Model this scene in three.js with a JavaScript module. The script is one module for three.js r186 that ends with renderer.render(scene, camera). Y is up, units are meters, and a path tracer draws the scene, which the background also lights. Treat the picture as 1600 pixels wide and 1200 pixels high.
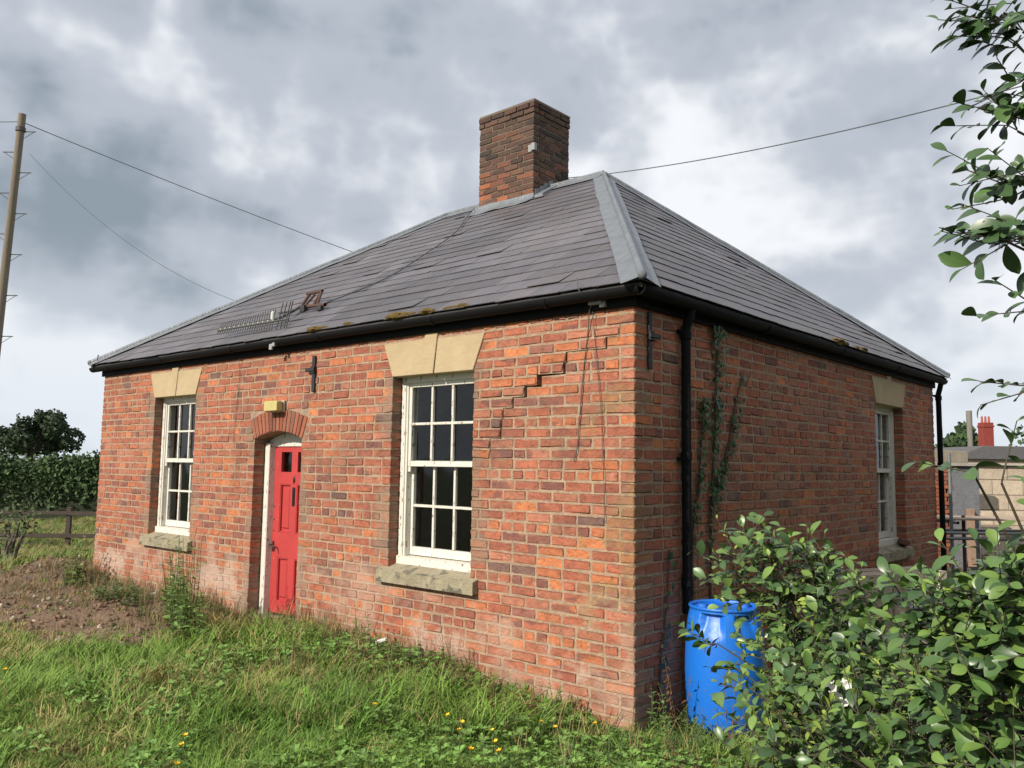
import * as THREE from 'three';
import { mergeGeometries } from 'three/addons/utils/BufferGeometryUtils.js';

// ---------------------------------------------------------------- camera, sun, exposure
const scene = new THREE.Scene();
const camera = new THREE.PerspectiveCamera(48.906, 4 / 3, 0.05, 1500);
const DEG = Math.PI / 180;
camera.rotation.order = 'YXZ';
camera.position.set(3.26, 1.89, 5.042);
camera.rotation.set(5.535 * DEG, 41.2 * DEG, 0.837 * DEG);
camera.updateMatrixWorld(true);
scene.add(camera);
const renderer = new THREE.WebGLRenderer();
renderer.toneMapping = THREE.LinearToneMapping;
renderer.toneMappingExposure = 1.03;
renderer.shadowMap.enabled = true;
const SUN = new THREE.Vector3(-0.13, 0.62, 1).normalize();
const sun = new THREE.DirectionalLight(new THREE.Color(1.0, 0.925, 0.80), 5.0);
sun.position.copy(SUN).multiplyScalar(40);
sun.castShadow = true;
sun.shadow.camera.left = sun.shadow.camera.bottom = -20;
sun.shadow.camera.right = sun.shadow.camera.top = 20;
sun.shadow.camera.far = 120;
sun.shadow.radius = 1.2;
scene.add(sun);

// ---------------------------------------------------------------- numbers
function rngOf(seed) { let a = seed >>> 0; return () => { a = (a + 0x6D2B79F5) >>> 0; let t = a; t = Math.imul(t ^ (t >>> 15), t | 1); t ^= t + Math.imul(t ^ (t >>> 7), t | 61); return ((t ^ (t >>> 14)) >>> 0) / 4294967296; }; }
const clamp = (x, a = 0, b = 1) => Math.min(b, Math.max(a, x));
const lerp = (a, b, t) => a + (b - a) * t;
const ss = (a, b, x) => { const t = clamp((x - a) / (b - a)); return t * t * (3 - 2 * t); };
const HT = new Float32Array(4096); { const r = rngOf(99); for (let i = 0; i < 4096; i++) HT[i] = r(); }
const hs = (x, y, z) => HT[(Math.imul(x, 374761) ^ Math.imul(y, 668265) ^ Math.imul(z, 127413) ^ (Math.imul(x + 31 * y + 17 * z, 1274126177) >>> 13)) & 4095];
function n3(x, y, z) {
  const X = Math.floor(x), Y = Math.floor(y), Z = Math.floor(z); let u = x - X, v = y - Y, w = z - Z;
  u = u * u * (3 - 2 * u); v = v * v * (3 - 2 * v); w = w * w * (3 - 2 * w);
  const a = lerp(lerp(hs(X, Y, Z), hs(X + 1, Y, Z), u), lerp(hs(X, Y + 1, Z), hs(X + 1, Y + 1, Z), u), v);
  const b = lerp(lerp(hs(X, Y, Z + 1), hs(X + 1, Y, Z + 1), u), lerp(hs(X, Y + 1, Z + 1), hs(X + 1, Y + 1, Z + 1), u), v);
  return lerp(a, b, w);
}
function n2(x, y, k = 0) {
  const X = Math.floor(x), Y = Math.floor(y); let u = x - X, v = y - Y;
  u = u * u * (3 - 2 * u); v = v * v * (3 - 2 * v);
  return lerp(lerp(hs(X, Y, k), hs(X + 1, Y, k), u), lerp(hs(X, Y + 1, k), hs(X + 1, Y + 1, k), u), v);
}
function fbm2(x, y, o = 4, k = 0) { let s = 0, a = 0.5, f = 1, t = 0; for (let i = 0; i < o; i++) { s += a * n2(x * f, y * f, k + i * 7); t += a; a *= 0.5; f *= 2.07; } return s / t; }
function fbm3(x, y, z, o = 4) { let s = 0, a = 0.5, f = 1, t = 0; for (let i = 0; i < o; i++) { s += a * n3(x * f + i * 9.1, y * f, z * f); t += a; a *= 0.5; f *= 2.07; } return s / t; }
// a point seen by the surveyed camera at picture position (u, v) of 1600 x 1200 and depth s metres
const FPX = 600 / Math.tan(48.906 * DEG / 2);
const at = (u, v, s) => new THREE.Vector3((u - 800) / FPX * s, -(v - 600) / FPX * s, -s).applyMatrix4(camera.matrixWorld);
const eye = camera.position;

// ---------------------------------------------------------------- the sky: broken grey cloud, computed
{
  const W = 2048, H = 1024, d = new Float32Array(W * H * 4);
  // larger clouds and breaks, as directions: [picture u, v, spread, brightness]
  const marks = [[300, 395, 0.085, 0.34], [1150, 330, 0.12, 0.22], [560, 190, 0.1, 0.16], [1385, 60, 0.12, 0.16], [60, 560, 0.12, 0.3], [1400, 560, 0.2, 0.14], [1060, 420, 0.06, 0.08], [640, 380, 0.07, 0.12], [60, 60, 0.12, 0.12],
    [200, 320, 0.14, -0.34], [110, 430, 0.1, -0.24], [700, 60, 0.17, -0.12], [1330, 250, 0.12, -0.30], [940, 170, 0.1, -0.2], [450, 320, 0.09, -0.2], [1480, 320, 0.1, -0.12], [330, 60, 0.14, -0.12], [800, 250, 0.08, -0.1]]
    .map(([u, v, s, b]) => [at(u, v, 1).sub(eye).normalize(), s, b]);
  for (let j = 0; j < H; j++) {
    const el = ((j + 0.5) / H - 0.5) * Math.PI, y = Math.sin(el), c = Math.cos(el);
    for (let i = 0; i < W; i++) {
      const az = ((i + 0.5) / W - 0.5) * 2 * Math.PI, x = c * Math.cos(az), z = c * Math.sin(az), o = 4 * (j * W + i);
      let r, g, b;
      if (y <= 0) { r = 0.30; g = 0.31; b = 0.31; }
      else {
        const X = x * 2.3, Y = y * 3.1, Z = z * 2.3;
        const wx = fbm3(X * 0.9 + 5, Y * 0.9, Z * 0.9, 3) - 0.5, wz = fbm3(X * 0.9, Y * 0.9 + 9, Z * 0.9 + 4, 3) - 0.5;
        const q = fbm3(X + wx * 1.1 + 3.3, Y + wz * 0.9, Z + wz * 1.1 + 1.7, 6), q2 = fbm3(X * 3.3 + wx * 1.6, Y * 3.3, Z * 3.3 + wz * 1.6, 6);
        let bil = 0; { let a = 0.5, f = 3.1; for (let k = 0; k < 5; k++) { const n = n3(X * f + k * 7 + wx * 2.2, Y * f * 1.1, Z * f + wz * 2.2); bil += a * (1 - Math.abs(2 * n - 1)); a *= 0.55; f *= 2.1; } bil = bil / 1.04; }
        let t = 0.63 + (q - 0.5) * 1.15 + (q2 - 0.5) * 0.7 + (bil - 0.56) * 0.68;
        const ax = x + wx * 0.17 + (q2 - 0.5) * 0.13, ay = y + wz * 0.13 + (q - 0.5) * 0.10 + (q2 - 0.5) * 0.08, az2 = z + wz * 0.15 - (q2 - 0.5) * 0.1;
        for (const [m, s, br] of marks) { const e = ((ax - m.x) ** 2 + (ay - m.y) ** 2 * 1.5 + (az2 - m.z) ** 2) / (s * s); if (e < 9) t += 1.25 * br * Math.exp(-e); }
        t = clamp(t, 0.02, 1.08);
        // dark belly -> grey -> lit cloud
        const a = ss(0.12, 0.52, t), bb = ss(0.52, 0.95, t);
        r = lerp(lerp(0.275, 0.49, a), 0.90, bb); g = lerp(lerp(0.335, 0.535, a), 0.92, bb); b = lerp(lerp(0.395, 0.61, a), 0.96, bb);
        const low = 1 - ss(0.0, 0.26, y);   // paler, bluer air low down
        r = lerp(r, 0.66, low * 0.6); g = lerp(g, 0.735, low * 0.6); b = lerp(b, 0.81, low * 0.6);
      }
      d[o] = r; d[o + 1] = g; d[o + 2] = b; d[o + 3] = 1;
    }
  }
  const t = new THREE.DataTexture(d, W, H, THREE.RGBAFormat, THREE.FloatType);
  t.mapping = THREE.EquirectangularReflectionMapping; t.magFilter = t.minFilter = THREE.LinearFilter; t.needsUpdate = true;
  scene.background = t; scene.environment = t;
}

// ---------------------------------------------------------------- textures and materials
function tex(w, h, fn, { srgb = false, repeat = null, channel = 0 } = {}) {
  const d = new Uint8Array(w * h * 4), c = [0, 0, 0];
  const enc = srgb ? (v) => { v = clamp(v); return 255 * (v <= 0.0031308 ? v * 12.92 : 1.055 * Math.pow(v, 1 / 2.4) - 0.055); } : (v) => 255 * clamp(v);
  for (let j = 0; j < h; j++) for (let i = 0; i < w; i++) { fn(i, j, c); const o = 4 * (j * w + i); d[o] = enc(c[0]); d[o + 1] = enc(c[1]); d[o + 2] = enc(c[2]); d[o + 3] = 255; }
  const t = new THREE.DataTexture(d, w, h, THREE.RGBAFormat);
  t.magFilter = THREE.LinearFilter; t.minFilter = THREE.LinearMipmapLinearFilter; t.generateMipmaps = true;
  t.wrapS = t.wrapT = THREE.RepeatWrapping; if (srgb) t.colorSpace = THREE.SRGBColorSpace;
  if (repeat) t.repeat.set(...repeat); t.channel = channel; t.needsUpdate = true; return t;
}
// noise that tiles over a texture of n pixels: value noise on a wrapped lattice
function tileNoise(n, cells, seed, oct = 4) {
  const r = rngOf(seed), out = new Float32Array(n * n); let amp = 1, tot = 0;
  for (let o = 0; o < oct; o++) {
    const m = cells << o, L = new Float32Array(m * m).map(() => r());
    for (let j = 0; j < n; j++) for (let i = 0; i < n; i++) {
      const x = i / n * m, y = j / n * m, X = x | 0, Y = y | 0; let u = x - X, v = y - Y; u = u * u * (3 - 2 * u); v = v * v * (3 - 2 * v);
      const X1 = (X + 1) % m, Y1 = (Y + 1) % m;
      out[j * n + i] += amp * lerp(lerp(L[Y * m + X], L[Y * m + X1], u), lerp(L[Y1 * m + X], L[Y1 * m + X1], u), v);
    }
    tot += amp; amp *= 0.6;
  }
  for (let i = 0; i < out.length; i++) out[i] /= tot;
  return out;
}
const NZ = tileNoise(512, 8, 5, 6), NF = tileNoise(512, 32, 6, 4);
const bumpFine = tex(512, 512, (i, j, c) => { const v = NF[j * 512 + i] * 0.6 + NZ[j * 512 + i] * 0.4; c[0] = c[1] = c[2] = v; }, { repeat: [2.2, 2.2], channel: 1 });
const bumpUv0 = bumpFine.clone(); bumpUv0.channel = 0; bumpUv0.needsUpdate = true;
const mottle = tex(512, 512, (i, j, c) => { const v = 0.62 + 0.55 * (NZ[j * 512 + i] * 0.6 + NF[j * 512 + i] * 0.4 - 0.15); c[0] = c[1] = c[2] = v; });
const lin = (r, g, b) => new THREE.Color().setRGB(r, g, b);
const M = (o) => new THREE.MeshStandardMaterial({ roughness: 0.85, metalness: 0, ...o });

// ---------------------------------------------------------------- objects
const used = {};
function numbered(n) { const k = (used[n] = (used[n] ?? -1) + 1); return k ? `${n}_${String(k).padStart(3, '0')}` : n; }
function tag(o, label, category, group, kind) { Object.assign(o.userData, { label, category }); if (group) o.userData.group = group; if (kind) o.userData.kind = kind; return o; }
function mesh(name, geo, mat, parent) { const m = new THREE.Mesh(geo, mat); m.name = parent ? name : numbered(name); m.castShadow = m.receiveShadow = true; (parent || scene).add(m); return m; }
function group(name, parent) { const g = new THREE.Group(); g.name = parent ? name : numbered(name); (parent || scene).add(g); return g; }
function structure(name, geo, mat) { const m = mesh(name, geo, mat); m.userData.kind = 'structure'; return m; }
// collects triangles: positions, normals, uv, uv1, colours
class Buf {
  constructor() { this.p = []; this.n = []; this.u = []; this.u1 = []; this.c = []; this.i = []; }
  v(x, y, z, nx, ny, nz, u = 0, v = 0, u1 = u, v1 = v, c = null) { this.p.push(x, y, z); this.n.push(nx, ny, nz); this.u.push(u, v); this.u1.push(u1, v1); if (c) this.c.push(c[0], c[1], c[2]); return this.p.length / 3 - 1; }
  t(a, b, c) { this.i.push(a, b, c); }
  geo(normals) {
    const g = new THREE.BufferGeometry(), f = (a, k) => new THREE.Float32BufferAttribute(a, k);
    g.setAttribute('position', f(this.p, 3)); g.setAttribute('normal', f(this.n, 3)); g.setAttribute('uv', f(this.u, 2)); g.setAttribute('uv1', f(this.u1, 2));
    if (this.c.length) g.setAttribute('color', f(this.c, 3)); g.setIndex(this.i); if (normals) g.computeVertexNormals(); return g;
  }
}
// a box with rounded (chamfered) edges, corners moved a little: 24 vertices, 44 triangles. uvOf(x, y, z, axis) -> [u, v]
function pushBox(B, x0, x1, y0, y1, z0, z1, ch, jit, r, uvOf, col, turn) {
  const cx = (x0 + x1) / 2, cy = (y0 + y1) / 2, cz = (z0 + z1) / 2, h = [(x1 - x0) / 2, (y1 - y0) / 2, (z1 - z0) / 2], id = {};
  const cc = Math.min(ch, h[0] * 0.6, h[1] * 0.6, h[2] * 0.6), off = {}; const ox = r() * 3, oy = r() * 3;
  for (const a of [-1, 1]) for (const b of [-1, 1]) for (const c of [-1, 1]) off[[a, b, c]] = [(r() - 0.5) * jit, (r() - 0.5) * jit, (r() - 0.5) * jit * 0.7];
  for (let ax = 0; ax < 3; ax++) for (const s0 of [-1, 1]) for (const s1 of [-1, 1]) for (const s2 of [-1, 1]) {
    const s = [s0, s1, s2], o = off[s], e = h.map((q, k) => s[k] * (q - (k === ax ? 0 : cc * (0.75 + 0.5 * r()))) + o[k]);
    let X = cx + e[0], Y = cy + e[1], Z = cz + e[2]; const n = [0, 0, 0]; n[ax] = s[ax];
    if (turn) [X, Y] = [cx + (X - cx) * Math.cos(turn) - (Y - cy) * Math.sin(turn), cy + (X - cx) * Math.sin(turn) + (Y - cy) * Math.cos(turn)];
    const uv = uvOf ? uvOf(X, Y, Z, ax) : ax === 0 ? [Z, Y] : ax === 1 ? [X, Z] : [X, Y];
    const w = ax === 0 ? [Z, Y] : ax === 1 ? [X, Z] : [X, Y];
    id[[ax, s0, s1, s2]] = B.v(X, Y, Z, n[0], n[1], n[2], uv[0], uv[1], w[0] + ox, w[1] + oy, col);
  }
  const tri = (a, b, c, nx, ny, nz) => { // keep outward winding
    const P = B.p, A = a * 3, Q = b * 3, R = c * 3, ux = P[Q] - P[A], uy = P[Q + 1] - P[A + 1], uz = P[Q + 2] - P[A + 2], vx = P[R] - P[A], vy = P[R + 1] - P[A + 1], vz = P[R + 2] - P[A + 2];
    (uy * vz - uz * vy) * nx + (uz * vx - ux * vz) * ny + (ux * vy - uy * vx) * nz >= 0 ? B.t(a, b, c) : B.t(a, c, b);
  };
  const quad = (a, b, c, d, n) => { tri(a, b, c, ...n); tri(a, c, d, ...n); };
  for (let ax = 0; ax < 3; ax++) {
    const b = (ax + 1) % 3, c = (ax + 2) % 3;
    for (const s of [-1, 1]) {
      const key = (p, q) => { const k = []; k[ax] = s; k[b] = p; k[c] = q; return id[[ax, ...k]]; }, n = [0, 0, 0]; n[ax] = s;
      quad(key(-1, -1), key(1, -1), key(1, 1), key(-1, 1), n);
      for (const q of [-1, 1]) { // chamfer between faces ax (s) and b (q)
        const k = (f, w) => { const m = []; m[ax] = s; m[b] = q; m[c] = w; return id[[f, ...m]]; }, nn = [0, 0, 0]; nn[ax] = s; nn[b] = q;
        quad(k(ax, -1), k(ax, 1), k(b, 1), k(b, -1), nn);
      }
    }
  }
  for (const a of [-1, 1]) for (const b of [-1, 1]) for (const c of [-1, 1]) tri(id[[0, a, b, c]], id[[1, a, b, c]], id[[2, a, b, c]], a, b, c);
}
const R0 = rngOf(4242);
function box(x0, x1, y0, y1, z0, z1, ch = 0.004, jit = 0) { const B = new Buf(); pushBox(B, Math.min(x0, x1), Math.max(x0, x1), Math.min(y0, y1), Math.max(y0, y1), Math.min(z0, z1), Math.max(z0, z1), ch, jit, R0); return B.geo(); }
function tube(pts, rad, seg = 16, rs = 6, closed = false) { const c = new THREE.CatmullRomCurve3(pts.map((p) => p.isVector3 ? p : new THREE.Vector3(...p)), closed, 'centripetal'); const g = new THREE.TubeGeometry(c, seg, rad, rs, closed); return g; }
// tube whose radius goes from r0 to r1
function taper(pts, r0, r1, seg = 12, rs = 6) {
  const g = tube(pts, 1, seg, rs), p = g.attributes.position, c = new THREE.CatmullRomCurve3(pts.map((q) => q.isVector3 ? q : new THREE.Vector3(...q)), false, 'centripetal'), v = new THREE.Vector3();
  for (let i = 0; i <= seg; i++) { const o = c.getPointAt(i / seg), r = lerp(r0, r1, i / seg); for (let j = 0; j <= rs; j++) { const k = i * (rs + 1) + j; v.fromBufferAttribute(p, k).sub(o).setLength(r).add(o); p.setXYZ(k, v.x, v.y, v.z); } }
  return g;
}
function merged(list) { return mergeGeometries(list.map((g) => { const q = g.index ? g.toNonIndexed() : g; for (const k of Object.keys(q.attributes)) if (!['position', 'normal', 'uv'].includes(k)) q.deleteAttribute(k); return q; })); }

// ================================================================ THE GROUND
const LF = 8.66, LS = 7.473, C = 0.081, WALLTOP = 3.06;
function ground(x, z) {
  const wall = lerp(0.29, 0.035, ss(-2.3, 0.1, x));
  let h = z > 0 ? lerp(wall, 0.22, ss(0.25, 2.4, z)) : wall;
  h = lerp(h, -0.2, ss(-9.5, -18, x)); h = lerp(h, -0.55, ss(-19, -36, x));
  if (z < 0) h = lerp(h, -0.08, ss(-5, -14, z) * ss(-4, 0, x));
  h = lerp(h, -0.9, ss(-40, -120, z)); h = lerp(h, -0.9, ss(-40, -120, x));
  const near = 1 - ss(10, 30, Math.hypot(x + 3, z));
  h += near * (fbm2(x * 1.1 + 7, z * 1.1, 3, 2) - 0.5) * 0.13 + near * (fbm2(x * 5, z * 5, 2, 4) - 0.5) * 0.035;
  // dug soil heaped against the far corner
  const soil = soilAt(x, z); h += soil * (fbm2(x * 3.1, z * 3.1, 3, 9) - 0.42) * 0.14 + 0.2 * Math.exp(-((x + 9.3) ** 2 / 0.7 + (z - 0.1) ** 2 / 0.6)) * (0.6 + 0.8 * fbm2(x * 6, z * 6, 3, 21));
  return h;
}
function soilAt(x, z) { // where the turf is dug away
  const n = (fbm2(x * 0.9 + 3, z * 0.9 + 8, 4, 31) - 0.5) * 1.6, d = Math.hypot((x + 7.0) / 2.9, (z - 0.95) / 1.3);
  const strip = (1 - ss(0.35, 0.75, z + n * 0.5)) * ss(-0.2, 0.05, z) * ss(-0.6, -1.6, x + n);
  return clamp(Math.max(1 - ss(0.75, 1.12, d + n * 0.55), z > -0.3 && x > -9.5 ? strip * 0.85 : 0));
}
const trackAt = (x, z) => { const p = at(100, 833, 30), q = new THREE.Vector3(x, 0, z); const f = new THREE.Vector3(-Math.sin(41.2 * DEG), 0, -Math.cos(41.2 * DEG)), r = new THREE.Vector3(f.z, 0, -f.x); q.sub(p); const s = q.dot(f) - 0.05 * q.dot(r); return x < -15 && Math.abs(s + 0.5 * Math.sin(x)) < 1.5 ? 1 : 0; };
{
  const N = 300, R = 600, k = 6.0, B = new Buf(), f = (t) => Math.sinh(t * k) / Math.sinh(k) * R;
  for (let j = 0; j <= N; j++) for (let i = 0; i <= N; i++) {
    const x = f(i / N * 2 - 1) - 3.2, z = f(j / N * 2 - 1) + 0.9, h = ground(x, z), s = soilAt(x, z), tr = trackAt(x, z);
    const a = fbm2(x * 1.7, z * 1.7, 4, 51), g = fbm2(x * 0.25, z * 0.25, 3, 61);
    let c = [lerp(0.05, 0.13, a), lerp(0.075, 0.12, a), lerp(0.022, 0.05, a)];
    const sc = [lerp(0.12, 0.30, a * 0.6 + 0.4 * g), lerp(0.078, 0.2, a * 0.6 + 0.4 * g), lerp(0.05, 0.125, a)];
    if (Math.hypot(x + 3, z) > 40) c = [lerp(0.05, 0.1, g), lerp(0.1, 0.13, g), 0.03];
    c = c.map((q, n) => lerp(q, sc[n], Math.max(s, tr * 0.9)));
    B.v(x, h, z, 0, 1, 0, x, z, x * 0.7, z * 0.7, c);
  }
  for (let j = 0; j < N; j++) for (let i = 0; i < N; i++) { const a = j * (N + 1) + i, b = a + 1, c = a + N + 1, d = c + 1; B.t(a, c, b); B.t(b, c, d); }
  const gm = M({ vertexColors: true, map: mottle, bumpMap: bumpFine, bumpScale: 0.03, roughness: 1 });
  structure('ground', B.geo(true), gm);
}

// ================================================================ THE COTTAGE
const house = group('brick_cottage');
tag(house, 'single storey red brick cottage with slate hipped roof, cracked corner and red door', 'cottage');

// ---- brickwork, laid out in s = metres from the near corner and y
const mF = new THREE.Matrix4().makeTranslation(-LF, 0, 0), mS = new THREE.Matrix4().makeRotationY(Math.PI / 2);
const OPEN_F = [{ a: 1.581, b: 2.594, y0: 0.9, y1: 2.69, w: 1 }, { a: 6.131, b: 7.144, y0: 0.9, y1: 2.69, w: 1 }, { a: 3.975, b: 4.828, y0: -1, y1: 2.2, d: 1 }];
const OPEN_S = [{ a: 5.085, b: 6.098, y0: 0.9, y1: 2.69, w: 1 }];
function gaps(open, y) { // what interrupts a course at height y: [from, to, deep edge?]
  const g = [];
  for (const o of open) {
    if (o.w) {
      if (y > o.y0 && y < o.y1) g.push([o.a, o.b, 1]);
      else if (y >= o.y1 && y < 2.985) { const f = 0.115 * (y - o.y1) / 0.3; g.push([o.a - f, o.b + f, 0]); }
      else if (y >= 2.985 && y < 3.045) g.push([(o.a + o.b) / 2 - 0.03, (o.a + o.b) / 2 + 0.12, 0]);
    } else {
      if (y < 2.13) g.push([o.a, o.b, 1]);
      else if (y < 2.44) { const f = 0.02 + 0.10 * (y - 2.13) / 0.3; g.push([o.a - f, o.b + f, 0]); }
    }
  }
  return g.sort((p, q) => p[0] - q[0]);
}
const isHead = (r) => r % 5 === 2, cornerLen = (r) => isHead(r) || r % 2 ? 0.116 : 0.238;
function layout(open, L, side, seed) {
  const r = rngOf(seed), out = [];
  for (let row = 0; row <= 37; row++) {
    const y0 = row * C, y1 = Math.min(y0 + C, WALLTOP), ym = (y0 + y1) / 2, gs = [...gaps(open, ym), [L, L + 9, 0]];
    let a = side ? (cornerLen(row) > 0.2 ? 0.116 : 0.238) + 0.01 : 0, deep = false;
    gs.forEach((g, k) => {
      const b = g[0]; let x = a, first = true;
      while (x < b - 0.02) {
        let len = isHead(row) ? 0.126 : 0.25;
        if (first && !isHead(row)) len = a === 0 && !side ? cornerLen(row) + 0.01 : row % 2 ? 0.126 : 0.25;
        if (!first || a > 0) len *= 1 + (r() - 0.5) * 0.09;
        if (!isHead(row) && !first && r() < 0.05) len = 0.126;
        let e = x + len; if (b - e < 0.055) e = b + (k === gs.length - 1 ? 0 : 0.0);
        const last = e >= b - 1e-6, end = last ? b : e;
        out.push({ row, s0: x + (first ? 0 : 0.0075), s1: last ? end : end - 0.0075, y0: y0 + 0.007 + (r() - 0.5) * 0.005, y1: y1 - 0.007 + (r() - 0.5) * 0.005, deep: (first && deep) || (last && g[2]), corner: first && a === 0 && !side, z: (r() - 0.5) * 0.005 });
        x = e; first = false; if (last) break;
      }
      a = g[1]; deep = g[2];
    });
  }
  return out;
}
const bricksF = layout(OPEN_F, LF, false, 11), bricksS = layout(OPEN_S, LS, true, 12);

// ---- the stepped crack by the corner follows the joints of these courses
const CRACK = [[1.49, 1.959], [1.373, 2.024], [1.346, 2.142], [1.275, 2.206], [1.22, 2.322], [1.09, 2.40], [0.985, 2.46], [0.85, 2.54], [0.70, 2.62], [0.634, 2.744], [0.289, 2.766], [0.278, 2.84], [0.161, 2.859], [0.161, 2.95]];
const crackPath = [];
{
  const r = rngOf(77); let prev = 9;
  for (let row = 24; row <= 35; row++) {
    const ym = (row + 0.5) * C; let k = 0; while (k < CRACK.length - 2 && CRACK[k + 1][1] < ym) k++;
    const [p, q] = [CRACK[k], CRACK[k + 1]], s = lerp(p[0], q[0], clamp((ym - p[1]) / (q[1] - p[1])));
    const joints = bricksF.filter((b) => b.row === row).map((b) => b.s0 - 0.0075).filter((x) => x < prev + 0.01 && x > 0.1);
    const best = joints.sort((u, v) => Math.abs(u - s) - Math.abs(v - s))[0] ?? s;
    prev = best; crackPath.push({ row, s: best, g: lerp(0.013, 0.05, Math.exp(-(((row - 31.5) / 1.4) ** 2))) * (0.55 + 0.8 * r()) });
  }
  for (let k = 0; k < crackPath.length; k++) {
    const { row, s, g } = crackPath[k], nx = crackPath[k + 1], pv = crackPath[k - 1];
    for (const b of bricksF) {
      if (Math.abs(b.row - row) > 1) continue;
      if (b.row === row) {
        if (Math.abs(b.s0 - s) < 0.02) b.s0 = s + g / 2; else if (Math.abs(b.s1 - s) < 0.02) b.s1 = s - g / 2;
        const mid = (b.s0 + b.s1) / 2;
        if (nx && mid < s && mid > nx.s) b.y1 -= g * 0.2;   // bed joint opened under the course above
        if (pv && mid > s && mid < pv.s) b.y0 += g * 0.2;
      }
    }
  }
  for (const b of bricksF) { // the part above and left of the crack has moved outward a little
    const c = crackPath.find((q) => q.row === b.row); if (!c) continue; const mid = (b.s0 + b.s1) / 2;
    if (mid > c.s) b.z += 0.006 * Math.exp(-(mid - c.s) / 0.3);
    if (b.row > 31 && mid < 0.3) b.z += 0.003 * (r() - 0.3);
  }
}
// ---- colours of the wall: each brick its own, plus mortar, lime bloom, lichen and cement smears
const PAL = [[0.352, 0.114, 0.064, 6], [0.295, 0.097, 0.059, 3.2], [0.42, 0.14, 0.062, 2.5], [0.235, 0.093, 0.067, 1.0], [0.375, 0.147, 0.09, 2.0], [0.315, 0.12, 0.07, 2.2], [0.16, 0.088, 0.07, 0.4]];
function pick(pal, r) { let t = r() * pal.reduce((s, p) => s + p[3], 0); for (const p of pal) { t -= p[3]; if (t <= 0) return p; } return pal[0]; }
function wallTexture(bricks, L, pal, mortar, seed, fromRight, stain) {
  const W = 2048, H = Math.round(W * WALLTOP / L), id = new Int16Array(W * H).fill(-1), r = rngOf(seed);
  bricks.forEach((b, k) => {
    b.c = pick(pal, r); b.v = (0.9 + r() * 0.22) * (0.80 + 0.4 * fbm2((b.s0 + b.s1) * 0.55, b.y0 * 1.3, 3, 33)); b.o = r() * 40; b.chip = r() < 0.06; b.two = r() < 0.22; if (r() < 0.03 && !b.corner) { b.z -= 0.009; b.c = [0.47, 0.165, 0.07]; }
    const x0 = fromRight ? L - b.s1 : b.s0, x1 = fromRight ? L - b.s0 : b.s1;
    const i0 = Math.round(x0 / L * W), i1 = Math.round(x1 / L * W) - 1, j0 = Math.round(b.y0 / WALLTOP * H), j1 = Math.round(b.y1 / WALLTOP * H) - 1;
    for (let j = Math.max(0, j0); j <= Math.min(H - 1, j1); j++) for (let i = Math.max(0, i0); i <= Math.min(W - 1, i1); i++) id[j * W + i] = k;
  });
  return tex(W, H, (i, j, c) => {
    const x = (i + 0.5) / W * L, y = (j + 0.5) / H * WALLTOP, s = fromRight ? L - x : x, k = id[j * W + i];
    const f = fbm2(x * 38, y * 38, 3, 1), m = fbm2(x * 9, y * 9, 3, 2);
    if (k < 0) { const q = 0.68 + 0.62 * f; c[0] = mortar[0] * q; c[1] = mortar[1] * q; c[2] = mortar[2] * q; }
    else {
      const b = bricks[k], q = b.v * (0.72 + 0.58 * fbm2(x * 22 + b.o, y * 34 + b.o, 3, 3)), p = b.c;
      c[0] = p[0] * q; c[1] = p[1] * q; c[2] = p[2] * q;
      if (b.two) { const d = ss(0.52, 0.62, fbm2(x * 7 + b.o, y * 12, 2, 8)); c[0] = lerp(c[0], 0.13, d * 0.6); c[1] = lerp(c[1], 0.065, d * 0.6); c[2] = lerp(c[2], 0.06, d * 0.6); }
      // mortar smeared over the arrises here and there
      const edge = Math.min(s - b.s0, b.s1 - s, (y - b.y0), b.y1 - y), sm = (1 - ss(0.002, 0.014, edge)) * ss(0.44, 0.58, fbm2(x * 16, y * 16, 2, 14));
      for (let n = 0; n < 3; n++) c[n] = lerp(c[n], mortar[n] * 0.9, sm * 0.85);
      if (f > 0.72) { c[0] *= 0.72; c[1] *= 0.72; c[2] *= 0.72; }
    }
    stain(s, y, c, m, f, k);
  }, { srgb: true });
}
const mixTo = (c, t, k) => { c[0] = lerp(c[0], t[0], k); c[1] = lerp(c[1], t[1], k); c[2] = lerp(c[2], t[2], k); };
const MORT = [0.36, 0.253, 0.172];
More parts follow.
